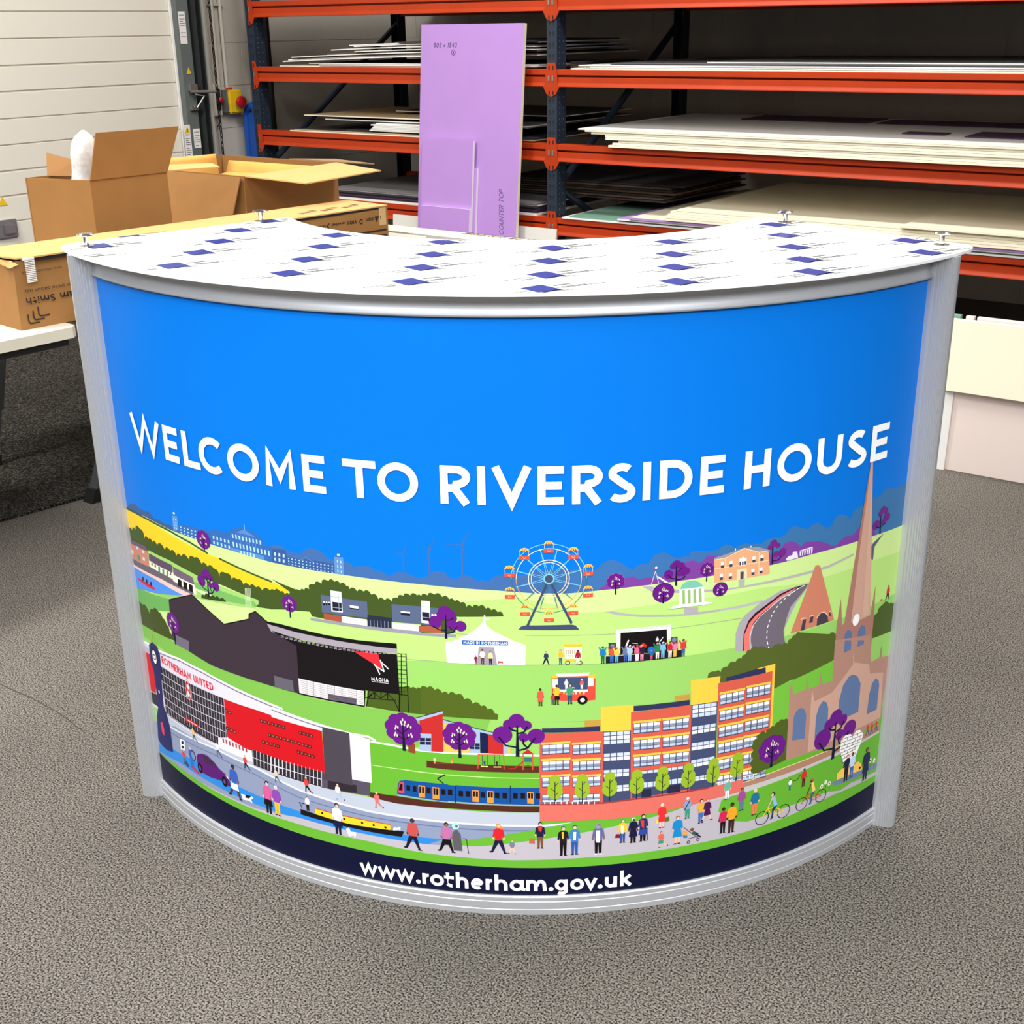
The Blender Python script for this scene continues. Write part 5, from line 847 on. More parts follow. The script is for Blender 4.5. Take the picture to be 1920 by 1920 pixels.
# ------------------------------------------------------------------ racking
RY, RB = 5.2, 6.5
rack = thing('storage_rack', 'long orange and dark blue storage rack full of sheet boards along the back wall', 'rack', (0, 0, 0))
XU = (-5.56, -3.535, -.62)
LEV = ((.434, .519), (.787, .868), (1.13, 1.208), (1.4655, 1.547))
def upright(x, y, front):
    bm = NB(); w, d = .058, .075; s = 1 if front else -1
    # open C section with a folded face
    prism(bm, [(x, y, 0), (x + w, y, 0), (x + w, y + s * d, 0), (x + w - .004, y + s * d, 0), (x + w - .004, y + s * .004, 0), (x + .004, y + s * .004, 0), (x + .004, y + s * d, 0), (x, y + s * d, 0)], (0, 0, 2.15 if front else 1.555))
    o = link('upright', bm, M_BLUE, rack)
    if front:                 # keyhole slots and side holes are cells of one pierced face each
        def face(cells_u, cells_v, dark, P3):
            bm = NB(); vs = [[bm.verts.new(P3(u, v)) for v in cells_v] for u in cells_u]
            for i in range(len(cells_u) - 1):
                for j in range(len(cells_v) - 1): bm.faces.new((vs[i][j], vs[i + 1][j], vs[i + 1][j + 1], vs[i][j + 1])).material_index = 1 if dark(i, j) else 0
            return bm
        cu = [0, .014, .0165, .0205, .023, .034, .0365, .0405, .043, .058]; cv = [0]
        for k in range(42): cv += [.05 + .05 * k, .05 + .05 * k + .012, .05 + .05 * k + .026]
        link('slotted_face', face(cu, cv, lambda i, j: (j % 3 == 1 and i in (2, 6)) or (j % 3 == 2 and i in (1, 2, 3, 5, 6, 7)), lambda u, v: (x + u, y - .0008, v)), [M_BLUE, M_BLACK], o)
        cv = [0]
        for k in range(84): cv += [.03 + .025 * k, .03 + .025 * k + .006]
        link('punched_face', face([0, .018, .024, .05, .056, .075], cv, lambda i, j: j % 2 == 1 and (i == 1 or (i == 3 and j % 4 == 1)), lambda u, v: (x + w + .0008, y + u, v)), [M_BLUE, mat('zinc', (170, 170, 165), .35, .8)], o)
for x in XU: upright(x, RY, True); upright(x, RB, False)
for x in XU[:]:
    for z0, z1 in ((.66, .04), (.66, 1.42)):
        bm = NB(); tube(bm, [(x + .03, RY + .05, z0 if z0 < z1 else z0), (x + .03, RB - .05, z1)], .018, 8); link('brace', bm, M_BLUE, rack)
def beam(x0, x1, z0, z1, y, s):
    h = z1 - z0; pr = [(0, z0), (-.007, z0 + .001), (-.007, z0 + .004), (-.001, z0 + .016), (0, z0 + .02), (0, z0 + h * .54), (.004, z0 + h * .57), (.026, z0 + h * .57), (.026, z0 + h * .67), (-.001, z0 + h * .67), (-.003, z0 + h * .70), (-.003, z1 - .002), (0, z1), (.05, z1), (.05, z0)]
    bm = NB(); prism(bm, [(x0, y + s * a, z) for a, z in pr], (x1 - x0, 0, 0)); o = link('beam', bm, M_ORANGE, rack)
    if s > 0:
        for xe, d in ((x0, 1), (x1, -1)):   # hooked end plates with gusset
            bm = NB(); a = xe - d * .029; zc = (z0 + z1) / 2
            prism(bm, [(a, y - .003, z0 - .045), (a, y - .003, z1 + .03), (a + d * .022, y - .003, z1 + .03), (a + d * .027, y - .003, z1 + .004), (a + d * .032, y - .003, z1 - .01), (a + d * .036, y - .003, z0 + .012), (a + d * .045, y - .003, z0 - .002), (a + d * .026, y - .003, z0 - .034)], (0, -.005, 0))
            p = link('end_plate', bm, M_ORANGE, o)
            for zz in (z1 + .008, z0 - .028): bm = NB(); box(bm, min(a + d * .008, a + d * .014), max(a + d * .008, a + d * .014), y - .0088, y - .0078, zz - .009, zz + .009); link('plate_slot', bm, M_BLACK, o)
            bm = NB(); box(bm, min(a + d * .006, a + d * .016), max(a + d * .006, a + d * .016), y - .013, y - .0078, zc - .014, zc + .012, bev=.002); link('locking_pin', bm, mat('zinc', (170, 170, 165), .35, .8), o)
for z0, z1 in LEV:
    for a, b in ((XU[0] + .058, XU[1]), (XU[1] + .058, XU[2])): beam(a, b, z0, z1, RY, 1); beam(a, b, z0, z1, RB, -1)
# roof sheets added on the top level to keep the bays dark
bm = NB(); box(bm, XU[0] + .06, XU[1], RY + .06, RB - .06, 1.548, 1.562); link('shade_deck', bm, M_GREY, rack)
bm = NB(); box(bm, XU[1] + .06, XU[2], RY + .06, RB - .06, 1.548, 1.562); link('shade_deck', bm, M_GREY, rack)
# ---- sheets: every one its own object
def sheet(name, label, group, x0, x1, y0, y1, z, t, m, rz=0, sag=0, lift=0, em=None, tilt=0, fx=None):
    n = 14; bm = NB(); cx, cy = (x0 + x1) / 2, (y0 + y1) / 2; lx, ly = x1 - x0, y1 - y0; rows = []
    for i in range(n + 1):
        u = i / n - .5; zz = fx(cx + u * lx) if fx else 0
        rows.append([bm.verts.new((u * lx, v * ly, zz + h + tilt * (v + .5))) for v, h in ((-.5, 0), (.5, 0), (.5, t), (-.5, t))])
    for a, b in zip(rows, rows[1:]):
        for k in range(4):
            f_ = bm.faces.new((a[k], a[(k + 1) % 4], b[(k + 1) % 4], b[k])); f_.material_index = 0 if k in (0, 2) else 1
    bm.faces.new(rows[0][::-1]).material_index = 1; bm.faces.new(rows[-1]).material_index = 1
    o = link(name, bm, [m, em or m]); o.location = (cx, cy, z); o.rotation_euler = (0, 0, rz)
    return tag(o, label, 'board', group)
R_ = random.random
for k, (x0, x1) in enumerate(((XU[0] + .07, -3.499), (-3.497, XU[2]))):  # added boards, mostly out of view, reaching back to shade the wall
    sheet('shade_board', ('wide grey board added on the top level to shade the back wall, left bay', 'wide grey board added on the top level to shade the back wall, right bay')[k], None, x0, x1, RY + .085, 6.83, 1.5635, .018, M_GREY)
XR = -.72
# right bay, level 2 (thin sheets)
z = 1.2085
for k, (x0, y0, t, m, em) in enumerate(((-3.40, RY + .0, .006, M_WHITE, M_CREAM), (-3.30, RY + .01, .006, M_GREY, M_WHITE), (-3.36, RY + .005, .005, M_WHITE, M_WHITE), (-3.2, RY + .03, .005, M_GREY, M_DGREY), (-2.75, RY + .12, .005, M_GREY, M_WHITE))):
    sheet('plastic_sheet', 'thin pale sheet lying on the second orange shelf down, right bay', 'thin sheets on the upper right shelf', x0, XR, y0, RB - .1, z, t, m, em=em); z += t + .0015
# right bay, level 3 (thick white stack)
z = .8685; offs = (-3.17, -3.15, -3.12, -3.185, -3.19, -3.27, -3.30, -3.34)
for k, x0 in enumerate(offs):
    t = .0098 if k < 6 else .006
    sheet('foam_board', 'thick white foam board in the neat stack on the third shelf, right bay', 'white foam boards on the third right shelf', x0, XR, RY - .03 + .004 * (k % 3), RB - .15, z, t, M_WHITE, em=M_CREAM); z += t + .0012
z3 = z
for x0, x1, y0, y1 in ((-2.9, -2.25, 6.0, 6.3), (-2.2, -1.5, 6.0, 6.25), (-1.9, -1.72, 5.5, 5.6), (-1.62, -1.0, 5.45, 5.72)):
    sheet('offcut', 'dark purple offcut lying on the white foam board stack, third right shelf', 'purple offcuts on the white stack', x0, x1, y0, y1, z3, .004, M_DPUR, rz=.02)
sheet('plastic_sheet', 'short clear edged white sheet on top of the white stack, far right', None, -1.33, XR, RY + .01, 5.44, z3 + .0, .006, M_GREY, em=M_WHITE)
# right bay, level 4
z = .5195
for k, (x0, y0, t, m, em, la) in enumerate(((-3.44, RY - .01, .008, M_WHITE, M_WHITE, 0), (-3.40, RY - .005, .006, M_TEAL, M_TEAL, 1), (-3.12, RY - .02, .008, M_LILAC, M_WHITE, 2), (-3.05, RY - .03, .010, M_CREAM, M_LILAC, 2), (-2.85, RY - .04, .010, M_CREAM, M_CREAM, 3), (-2.86, RY - .04, .010, M_CREAM, M_CREAM, 3), (-2.84, RY - .035, .010, M_CREAM, M_CREAM, 3), (-2.83, RY - .03, .010, M_CREAM, M_CREAM, 3), (-2.80, RY - .03, .006, M_CREAM, M_CREAM, 3))):
    sheet('foam_board', ('white board at the very bottom of the lowest right stack', 'pale green board second from the bottom of the lowest right stack', 'lilac edged board in the lower part of the lowest right stack', 'cream foam board in the upper part of the lowest right stack')[la], ('bottom board', None, 'lilac edged boards', 'cream boards in the lowest right stack')[la] if la != 1 and la != 0 else None, x0, XR, y0, RB - .1, z, t, m, em=em); z += t + .0012
sheet('foam_board', 'cream board lying over the front right end of the lowest stack', None, -1.75, XR, RY - .05, 5.8, z, .008, M_CREAM)
# left bay, level 2: loose bowed sheets
z = 1.209
top2 = ((-5.36, M_CREAM, .006), (-5.05, M_WHITE, .005), (-5.15, M_GREY, .006), (-5.32, M_WHITE, .006), (-5.30, M_WHITE, .005), (-5.22, M_DGREY, .005), (-5.25, M_WHITE, .005), (-5.0, M_BROWN, .006), (-4.78, M_GREY, .005), (-4.4, M_BROWN, .006), (-4.95, M_WHITE, .005), (-4.3, M_DGREY, .005), (-4.8, M_GREY, .005), (-4.85, M_WHITE, .005), (-4.5, M_DGREY, .005))
bow = lambda X: .034 * math.sin(max(0, min(1, (X + 5.4) / 1.75)) * math.pi * .62)
for k, (x0, m, t) in enumerate(top2):
    x1 = -3.62; y0 = RY + .02 + .05 * R_(); g_ = 'pale' if m in (M_WHITE, M_CREAM) else 'grey' if m in (M_GREY, M_DGREY) else 'brown'
    sheet('loose_sheet', g_ + ' loose sheet in the bowed pile on the upper left shelf', g_ + ' sheets in the upper left pile', x0, x1 - .2 * (k % 3 == 0), y0, 6.2 - .1 * (k % 4), z, t, m, rz=0, fx=bow if k > 2 else None, em=(M_WHITE if m is M_GREY else m)); z += t + .0012
for k in range(4):
    sheet('loose_sheet', 'brown sheet end sticking out beside the middle upright, upper shelf', 'brown sheet ends by the middle upright', -3.6, -3.415 - .02 * k, RY + .3, 5.98, 1.2095 + .0068 * k, .005, M_BROWN if k < 2 else M_DGREY, rz=.01 * k); z += .0068
# left bay, level 3
z = .8685
for k, (x0, x1, y0, m, t, em) in enumerate(((-5.28, -4.1, RY, M_TAN, .006, M_CREAM), (-5.25, -3.62, RY + .01, M_DGREY, .005, M_TAN), (-4.9, -3.65, RY + .05, M_DGREY, .005, M_DGREY), (-4.7, -4.02, RY + .02, M_WHITE, .006, M_WHITE), (-4.69, -4.0, RY + .02, M_WHITE, .006, M_WHITE), (-4.68, -3.99, RY + .02, M_WHITE, .006, M_WHITE), (-4.67, -3.97, RY + .02, M_WHITE, .006, M_WHITE), (-4.69, -3.96, RY + .02, M_WHITE, .006, M_WHITE), (-4.66, -3.95, RY + .03, M_WHITE, .005, M_WHITE), (-5.0, -3.7, RY + .06, M_GREY, .005, M_GREY), (-5.05, -3.7, RY + .05, M_GREY, .005, M_WHITE))):
    la = ('tan edged board at the bottom of the middle left pile', 'charcoal board near the bottom of the middle left pile', 'white board in the short neat pack, middle left shelf', 'grey board over the white pack, middle left shelf')[0 if k == 0 else 1 if k < 3 else 2 if k < 9 else 3]
    sheet('sheet_board', la, None if k == 0 else la.split(',')[0] + ' pile', x0, x1, y0, 6.3, z, t, m, em=em, rz=.004 * (k % 3 - 1)); z += t + .001
sheet('cardboard_sheet', 'tan cardboard sheet resting high on the middle left pile', None, -5.2, -4.15, RY + .04, 6.0, z + .012, .005, M_TAN, rz=.01, em=M_CREAM, tilt=.0)
sheet('thin_panel', 'thin white panel topmost on the middle left pile', None, -4.75, -3.65, RY + .3, 6.2, z + .03, .004, M_DGREY, em=M_WHITE)
# supports hidden in the pile
sheet('packing_strip', 'dark packing strip under the tan cardboard sheet', None, -4.6, -3.8, RY + .5, 5.9, z, .0115, M_DGREY)
sheet('packing_strip', 'dark packing strip under the thin white panel', None, -4.1, -3.75, RY + .5, 5.9, z + .0125, .017, M_DGREY)
# left bay, level 4
z = .5195
for k, (m, em) in enumerate(((M_WHITE, M_WHITE), (M_DGREY, M_DGREY), (M_DPUR, M_DPUR), (M_DGREY, M_DGREY), (M_DPUR, M_DGREY), (M_GREY, M_WHITE), (M_GREY, M_GREY))):
    t = .012 if k == 0 else .0065
    la = 'white board' if k == 0 else 'dark plum board' if m is M_DPUR else 'grey board' if m is M_GREY else 'charcoal board'
    sheet('sheet_board', la + ' in the stack on the lowest left shelf', (la + 's on the lowest left shelf') if k else None, -4.98 + .02 * (k % 2), -3.6, RY - .0 + .01 * (k % 2), 6.3, z, t, m, em=em); z += t + .0015
for k in range(7):
    sheet('sheet_board', 'brown board in the leaning pile behind the middle upright, lowest shelf', 'brown boards behind the middle upright', -4.1, -3.02 - .03 * (k % 3), RY + .3 + .02 * k, 6.35, z + .004, .007, M_BROWN if k % 2 else M_DGREY, rz=-.03 + .01 * k); z += .0095
# ------------------------------------------------------------------ boards standing in front of the rack
def panel(name, label, cat, bl, br, tl, th, m, em, group=None, parts=()):   # leaning board from its front face corners
    bl, br, tl = Vector(bl), Vector(br), Vector(tl); n = (br - bl).cross(tl - bl).normalized(); n = n if n.y > 0 else -n; tr = tl + br - bl
    bm = NB(); prism(bm, [bl, br, tr, tl], n * th)
    for f_ in bm.faces: f_.material_index = 1
    bm.faces.ensure_lookup_table()
    for f_ in bm.faces:
        if len(f_.verts) == 4 and abs(f_.normal.dot(n)) > .9: f_.material_index = 0
    bmesh.ops.recalc_face_normals(bm, faces=bm.faces)
    for f_ in bm.faces: f_.material_index = 0 if abs(f_.normal.dot(n)) > .9 else 1
    o = link(name, bm, [m, em]); tag(o, label, cat, group); return o, bl, (br - bl).normalized(), (tl - bl).normalized(), n
KL = .0934; YL = 5.018
def write(parent, s, o3, ex, ez, n, H, Lx, wt, slant=0, m=None, lift=.0008, name='handwriting'):
    bm = NB()
    for p in text_polys(s, (0, 0), (Lx, 0), H, wt, slant): quad(bm, [o3 + ex * x + ez * y - n * lift for x, y in p])
    return link(name, bm, m or M_PENCIL, parent)
o, bl, ex, ez, n = panel('lilac_board', 'tall lilac foam board leaning on the rack, marked COUNTER TOP', 'board', (-4.255, YL, 0), (-3.628, YL, 0), (-4.255, YL + KL * 1.415, 1.415), .021, M_LILAC, M_CREAM)
write(o, 'COUNTER TOP', bl + ex * .552 + ez * .438, (ez - ex * .05).normalized(), -ex, n, .026, .215, .1, .25)
write(o, '503 x 1543', bl + ex * .081 + ez * 1.314, ex, ez, n, .021, .145, .12, .2)
bm = NB()
for p in [q for q in stroke_quads(arc(.207, 1.291, .012, .012, 0, 360, 14), .0025)] + text_polys('8', (.203, 1.285), (.211, 1.285), .012, .16): quad(bm, [bl + ex * x + ez * y - n * .0008 for x, y in p])
link('handwriting', bm, M_PENCIL, o)
for lab, x0, x1, off, z1 in (('narrow white edged offcut between the tall board and the lilac offcuts', -4.10, -3.868, .0165, .745), ('middle sized lilac offcut leaning in front of the tall lilac board', -4.208, -3.884, .0335, .878), ('short lilac offcut at the very front of the lilac boards', -4.198, -3.882, .0505, .553)):
    panel('lilac_offcut', lab, 'board', (x0, YL - off, 0), (x1, YL - off, 0), (x0, YL - off + KL * z1, z1), .0155, M_LILAC, M_WHITE)
panel('white_board', 'white board leaning against the rack behind the lilac boards', 'board', (-4.483, 5.09, 0), (-3.437, 5.09, 0), (-4.483, 5.13, .475), .012, mat('soft_white', (226, 222, 214), .6), M_WHITE)
o, bl, ex, ez, n = panel('foam_block', 'long cream foam board pack standing on edge with handwritten top', 'board', (-3.9, 3.815, 0), (-2.2, 3.775, 0), (-3.9, 3.817, .65), .12, mat('greyish_foam', (214, 210, 202), .7), M_CREAM)
write(o, 'UR LISTEN LOVE - 8MM 1795 X 890 8MM', Vector((-3.05, 3.880, .6506)), Vector((1, -.024, 0)), Vector((.02, 1, 0)), Vector((0, 0, -1)), .042, .48, .15, .3, M_INK)
bm = NB(); tube(bm, [W(-.252, 2.6, .96 - .35), W(-.265, 2.62, .80), W(-.28, 2.66, .97), W(-.283, 2.66, 1.0)], .002, 6); bm.free()
# white and pinkish boards standing at the right
zf = 4.045
panel('white_board', 'large pale board standing on the carpet right of the counter', 'board', (-1.42, zf, 0), (-.2, zf, 0), (-1.42, zf + .03, .50), .02, mat('soft_pink_white', (240, 222, 214), .5), M_WHITE)
panel('edge_strip', 'glossy white strip standing against the pale board right of the counter', 'strip', (-1.172, zf - .012, 0), (-1.142, zf - .012, 0), (-1.172, zf - .001, .278), .008, M_WHITE, M_WHITE)
panel('foam_board', 'bright cream board fixed across the upper half of the pale board', 'board', (-1.18, zf - .035, .279), (-.2, zf - .035, .279), (-1.18, zf - .015, .508), .03, M_CREAM, M_WHITE)
for k, (x0, x1, m, la) in enumerate(((-1.36, -1.165, M_TEAL, 'pale green edged board standing behind the cream board'), (-1.148, -1.122, mat('soft_pink_white', 0), 'narrow pinkish board standing behind the cream board'), (-1.112, -.2, mat('soft_pink_white', 0), 'wide pinkish board standing behind the cream board'))):
    panel('standing_board', la, 'board', (x0, zf + .055, 0), (x1, zf + .055, 0), (x0, zf + .057, .507), .02, m, m)
# ------------------------------------------------------------------ table, cartons
def table(label, x0, x1, y0, y1, zt, legs, rz=0):
    t = thing('folding_table', label, 'table', ((x0 + x1) / 2, (y0 + y1) / 2, 0), rz); lx, ly = (x1 - x0) / 2, (y1 - y0) / 2
    bm = NB(); c = .02
    prism(bm, [(-lx, -ly, zt - .03), (lx - c, -ly, zt - .03), (lx, -ly + c, zt - .03), (lx, ly - c, zt - .03), (lx - c, ly, zt - .03), (-lx, ly, zt - .03)], (0, 0, .03)); link('tabletop', bm, mat('table_laminate', (214, 208, 190), .5, vary=.04, scale=10), t)
    bm = NB(); prism(bm, [(-lx + .03, -ly + .03, zt - .05), (lx - .012, -ly + .03, zt - .05), (lx - .012, ly - .03, zt - .05), (-lx + .03, ly - .03, zt - .05)], (0, 0, .02)); link('apron', bm, M_BLACK, t)
    for px, py, qx, qy in legs:
        bm = NB(); a = Vector((px, py, .0)); b = Vector((qx, qy, zt - .05)); d = (b - a); w = .019
        prism(bm, [a + d * .06 + Vector(v) for v in ((-w, -w * .8, 0), (w, -w * .8, 0), (w, w * .8, 0), (-w, w * .8, 0))], d * .94); l = link('leg', bm, mat('leg_steel', (92, 96, 98), .45, .5), t)
        bm = NB(); w = .023; prism(bm, [a + Vector(v) for v in ((-w, -w, 0), (w, -w, 0), (w, w, 0), (-w, w, 0))], d * .075); link('foot_cap', bm, M_BLACK, l)
        bm = NB(); w = .022; prism(bm, [a + d * .32 + Vector(v) for v in ((-w, -w * .9, 0), (w, -w * .9, 0), (w, w * .9, 0), (-w, w * .9, 0))], d * .68); link('leg_sleeve', bm, mat('leg_steel', 0), l)
    return t
table('cream folding table holding the near end of the long printed carton', -3.75, -2.955, 1.0, 2.053, .66, [(-.3, -.42, -.3, -.40), (.12, -.44, .12, -.42), (-.3, .2, -.3, .22), (-.05, .2, -.05, .22)], -.06)
table('cream folding table with grey legs under the open cartons, mostly behind the counter', -4.05, -3.07, 2.16, 3.72, .66, [(.263, -.69, .36, -.50), (-.30, -.69, -.36, -.50), (.30, .66, .34, .6), (-.30, .66, -.34, .6)])
# long printed carton lying on both tables
ang = math.atan2(-2.85 + 3.008, 3.238 - 1.908)
lc = thing('long_carton', 'long flat brown carton printed upside down, lying across the table fronts', 'box', (-3.005, 1.905, .6605), -ang)
LC, LWD, LH = 1.335, .21, .185
bm = NB(); x0 = -LWD
# body with a crushed near corner and slightly open lid
pts = [(0, 0), (0, LC), (x0, LC), (x0, 0)]
vb = [bm.verts.new((x, y, 0)) for x, y in ((0, 0), (0, LC), (x0, LC), (x0, 0))]; vt = [bm.verts.new((x, y, z)) for x, y, z in ((-.012, .012, LH - .004), (0, LC, LH), (x0, LC, LH), (x0, 0, LH))]
for i in range(4): bm.faces.new((vb[i], vb[(i + 1) % 4], vt[(i + 1) % 4], vt[i]))
bm.faces.new(vb[::-1]); link('body', bm, M_CARD, lc)
bm = NB(); prism(bm, [(-.012, .02, LH), (.001, .05, LH + .001), (.001, LC, LH), (x0, LC, LH), (x0, -.005, LH + .004), (-.03, -.004, LH + .006)], (0, 0, .004)); link('lid', bm, M_CARD2, lc)
bm = NB(); box(bm, -.004, .0006, .05, LC * .98, LH - .006, LH - .0005); link('lid_gap', bm, M_BLACK, lc)
bm = NB(); prism(bm, [(-.05, -.002, LH - .012), (-.01, .004, LH - .02), (.0, .02, LH - .012), (-.02, .012, LH - .002), (-.06, -.002, LH)], (0, -.004, 0)); link('torn_edge', bm, M_CARD2, lc)
def side_print(s, y0, y1, zbase, H, wt, name='printing', m=None):   # upside down on the long side: text runs from far to near, tops point down
    bm = NB()
    for p in text_polys(s, (0, 0), (y1 - y0, 0), H, wt): quad(bm, [(.0008, y1 - x, zbase - y) for x, y in p])
    return link(name, bm, m or M_INK, lc)
side_print('William Smith', .026, .232, .083, .0185, .17)
side_print('WILLIAM SMITH GROUP 1832', .026, .20, .105, .0068, .17)
side_print('www.williamsmith.co.uk', .026, .141, .153, .007, .13); side_print('S', .158, .168, .155, .012, .2)
bm = NB()
for k in range(3):
    yb, zb = .0245 + k * .0155, .014 + k * .0078
    for q in stroke_quads([(yb + .0005, zb + .026), (yb + .0005, zb + .006), (yb + .004, zb + .0005), (yb + .009, zb), (yb + .031, zb)], .0038): quad(bm, [(.0008, y, z) for y, z in q])
link('chevron_logo', bm, M_INK, lc)
bm = NB()
for k in range(13): box(bm, .0004, .0012, .038, .066, .178 - .0046 * k, .1808 - .0046 * k)
box(bm, -.02, .0012, .036, .066, LH - .003, LH + .0046); link('strapping_tape', bm, M_WHITE, lc)
bm = NB(); box(bm, .0003, .0009, 1.296, 1.326, .125, LH - .002); link('clear_tape', bm, mat('clear_tape', (206, 172, 120), .25), lc)
side_print('cape', .977, 1.001, .152, .009, .2); side_print('ORACAL', 1.029, 1.066, .154, .007, .2); side_print('conexVest', 1.089, 1.149, .155, .009, .2); side_print('VION', 1.157, 1.197, .155, .0115, .28)
side_print('AVERY', 1.236, 1.271, .1555, .004, .25); side_print('DENNISON', 1.236, 1.271, .150, .004, .25); side_print('GLOBAL', 1.306, 1.325, .1565, .003, .25); side_print('TAPES', 1.306, 1.325, .150, .003, .25)
bm = NB(); prism(bm, [(.0010, 1.275, .157), (.0010, 1.294, .157), (.0010, 1.284, .138)], (.0006, 0, 0))
for q in stroke_quads(arc(1.216, .1475, .006, .007, 20, 340, 14), .0035): quad(bm, [(.0012, y, z) for y, z in q])
for q in stroke_quads([(1.080, .157), (1.071, .149), (1.078, .142)], .004): quad(bm, [(.0012, y, z) for y, z in q])
box(bm, .0004, .0012, 1.010, 1.019, .144, .157); box(bm, .0004, .0012, 1.301, 1.304, .144, .157); link('maker_logos', bm, M_INK, lc)
bm = NB()
for k in range(3): box(bm, .0004, .001, .45, 1.326, .106 - .018 * k, .112 - .018 * k)
link('printed_bars', bm, M_INK, lc)
bm = NB()
for k in range(9): quad(bm, [(-.05 - .012 * (k % 3), LC - .32 + .03 * k, LH + .0048), (-.05 - .012 * (k % 3), LC - .30 + .03 * k, LH + .0048), (-.075 - .012 * (k % 3), LC - .30 + .03 * k, LH + .0048), (-.075 - .012 * (k % 3), LC - .32 + .03 * k, LH + .0048)])
link('lid_printing', bm, mat('faded_print', (120, 88, 60), .7), lc)
# open cartons: walls and flaps of real card thickness
T4 = .005
def wall(bm, a, b, z0, z1, t=T4):
    a, b = Vector(a), Vector(b); n = Vector((-(b - a).y, (b - a).x, 0)).normalized() * t
    prism(bm, [(*a.xy, z0), (*b.xy, z0), (*(b + n).xy, z0), (*(a + n).xy, z0)], (0, 0, z1 - z0))
def carton(label, p, H, flaps, inner=None):     # p: four floor corners, counter-clockwise
    t = thing('open_carton', label, 'box', (p[0][0], p[0][1], .6605)); o = Vector((p[0][0], p[0][1], 0)); q = [Vector((*v, 0)) - o for v in p]
    bm = NB(); zb = [(*v.xy, 0) for v in q]; prism(bm, zb, (0, 0, .004))
    for i in range(4): wall(bm, q[i], q[(i + 1) % 4], 0, H)
    link('body', bm, M_CARD, t)
    for i, L, a, inset in flaps:     # side, length, opening angle above horizontal (outwards), taper
        u, v = q[i], q[(i + 1) % 4]; d = (v - u).normalized(); out = Vector((d.y, -d.x, 0)); dirn = out * math.cos(math.radians(a)) + Vector((0, 0, math.sin(math.radians(a)))); n = d.cross(dirn) * .004
        e0, e1 = (inset if isinstance(inset, tuple) else (inset, inset)); z = Vector((0, 0, H + .0005)); bm = NB(); prism(bm, [u + z, v + z, v + z + dirn * L + d * e1, u + z + dirn * L + d * -e0 * -1], n); link('flap', bm, [M_CARD, M_CARD2][1 if a < 60 else 0], t)
    return t
cA = carton('tall open brown carton with one big flap raised, bubble wrap inside', [(-3.3, 2.398), (-3.278, 2.674), (-3.52, 2.70), (-3.546, 2.343)], .327, [(0, .137, 84, (.03, .05)), ])
def free_flap(parent, pts, m, name='flap'):
    bm = NB(); o = Vector(parent.location); P_ = [Vector(p) - o for p in pts]; n = (P_[1] - P_[0]).cross(P_[2] - P_[0]).normalized() * .004; prism(bm, P_, n); return link(name, bm, m, parent)
free_flap(cA, [(-3.50, 2.72, .987), (-3.278, 2.68, .988), (-3.24, 2.86, .985), (-3.30, 2.88, .992)], M_CARD2)
free_flap(cA, [(-3.54, 2.42, .985), (-3.43, 2.47, .985), (-3.46, 2.48, 1.03), (-3.57, 2.45, 1.052)], M_CARD)
bm = NB(); box(bm, .0006, .0012, .135, .175, .012, .06)
bmesh.ops.transform(bm, matrix=Matrix.Rotation(-math.atan2(.022, .276), 4, 'Z'), verts=bm.verts); link('paper_label', bm, mat('label_brown', (150, 122, 84), .5), cA)
# bubble wrap roll standing in the carton
bm = NB(); n1, n2 = 20, 22; rs = []
for i in range(n1 + 1):
    u = i / n1; z = .78 + .345 * u; rr = .032 + .018 * math.sin(min(1, u * 1.15) * math.pi * .9) + .004 * math.sin(u * 17)
    if u > .86: rr *= math.sqrt(max(.02, 1 - ((u - .86) / .14) ** 2))
    rs.append([bm.verts.new((-3.43 + .03 * u + rr * .8 * math.cos(2 * math.pi * k / n2) * (1 + .05 * math.sin(3 * k + i)), 2.47 + rr * math.sin(2 * math.pi * k / n2) * (1 + .05 * math.cos(5 * k)), z)) for k in range(n2)])
for a, b in zip(rs, rs[1:]):
    for k in range(n2): bm.faces.new((a[k], a[(k + 1) % n2], b[(k + 1) % n2], b[k]))
bm.faces.new(rs[-1]); bm.faces.new(rs[0][::-1])
bw = link('bubble_wrap', bm, mat('bubble_film', (240, 236, 228), .3, vary=.2, scale=60, bump=1.0), None, True); tag(bw, 'crumpled roll of clear bubble wrap sticking out of the tall carton', 'bubble wrap')
cB = carton('wide open brown carton full of padded envelopes, flaps folded outwards', [(-3.3, 3.016), (-3.333, 3.512), (-3.965, 3.518), (-3.97, 3.035)], .279, [])
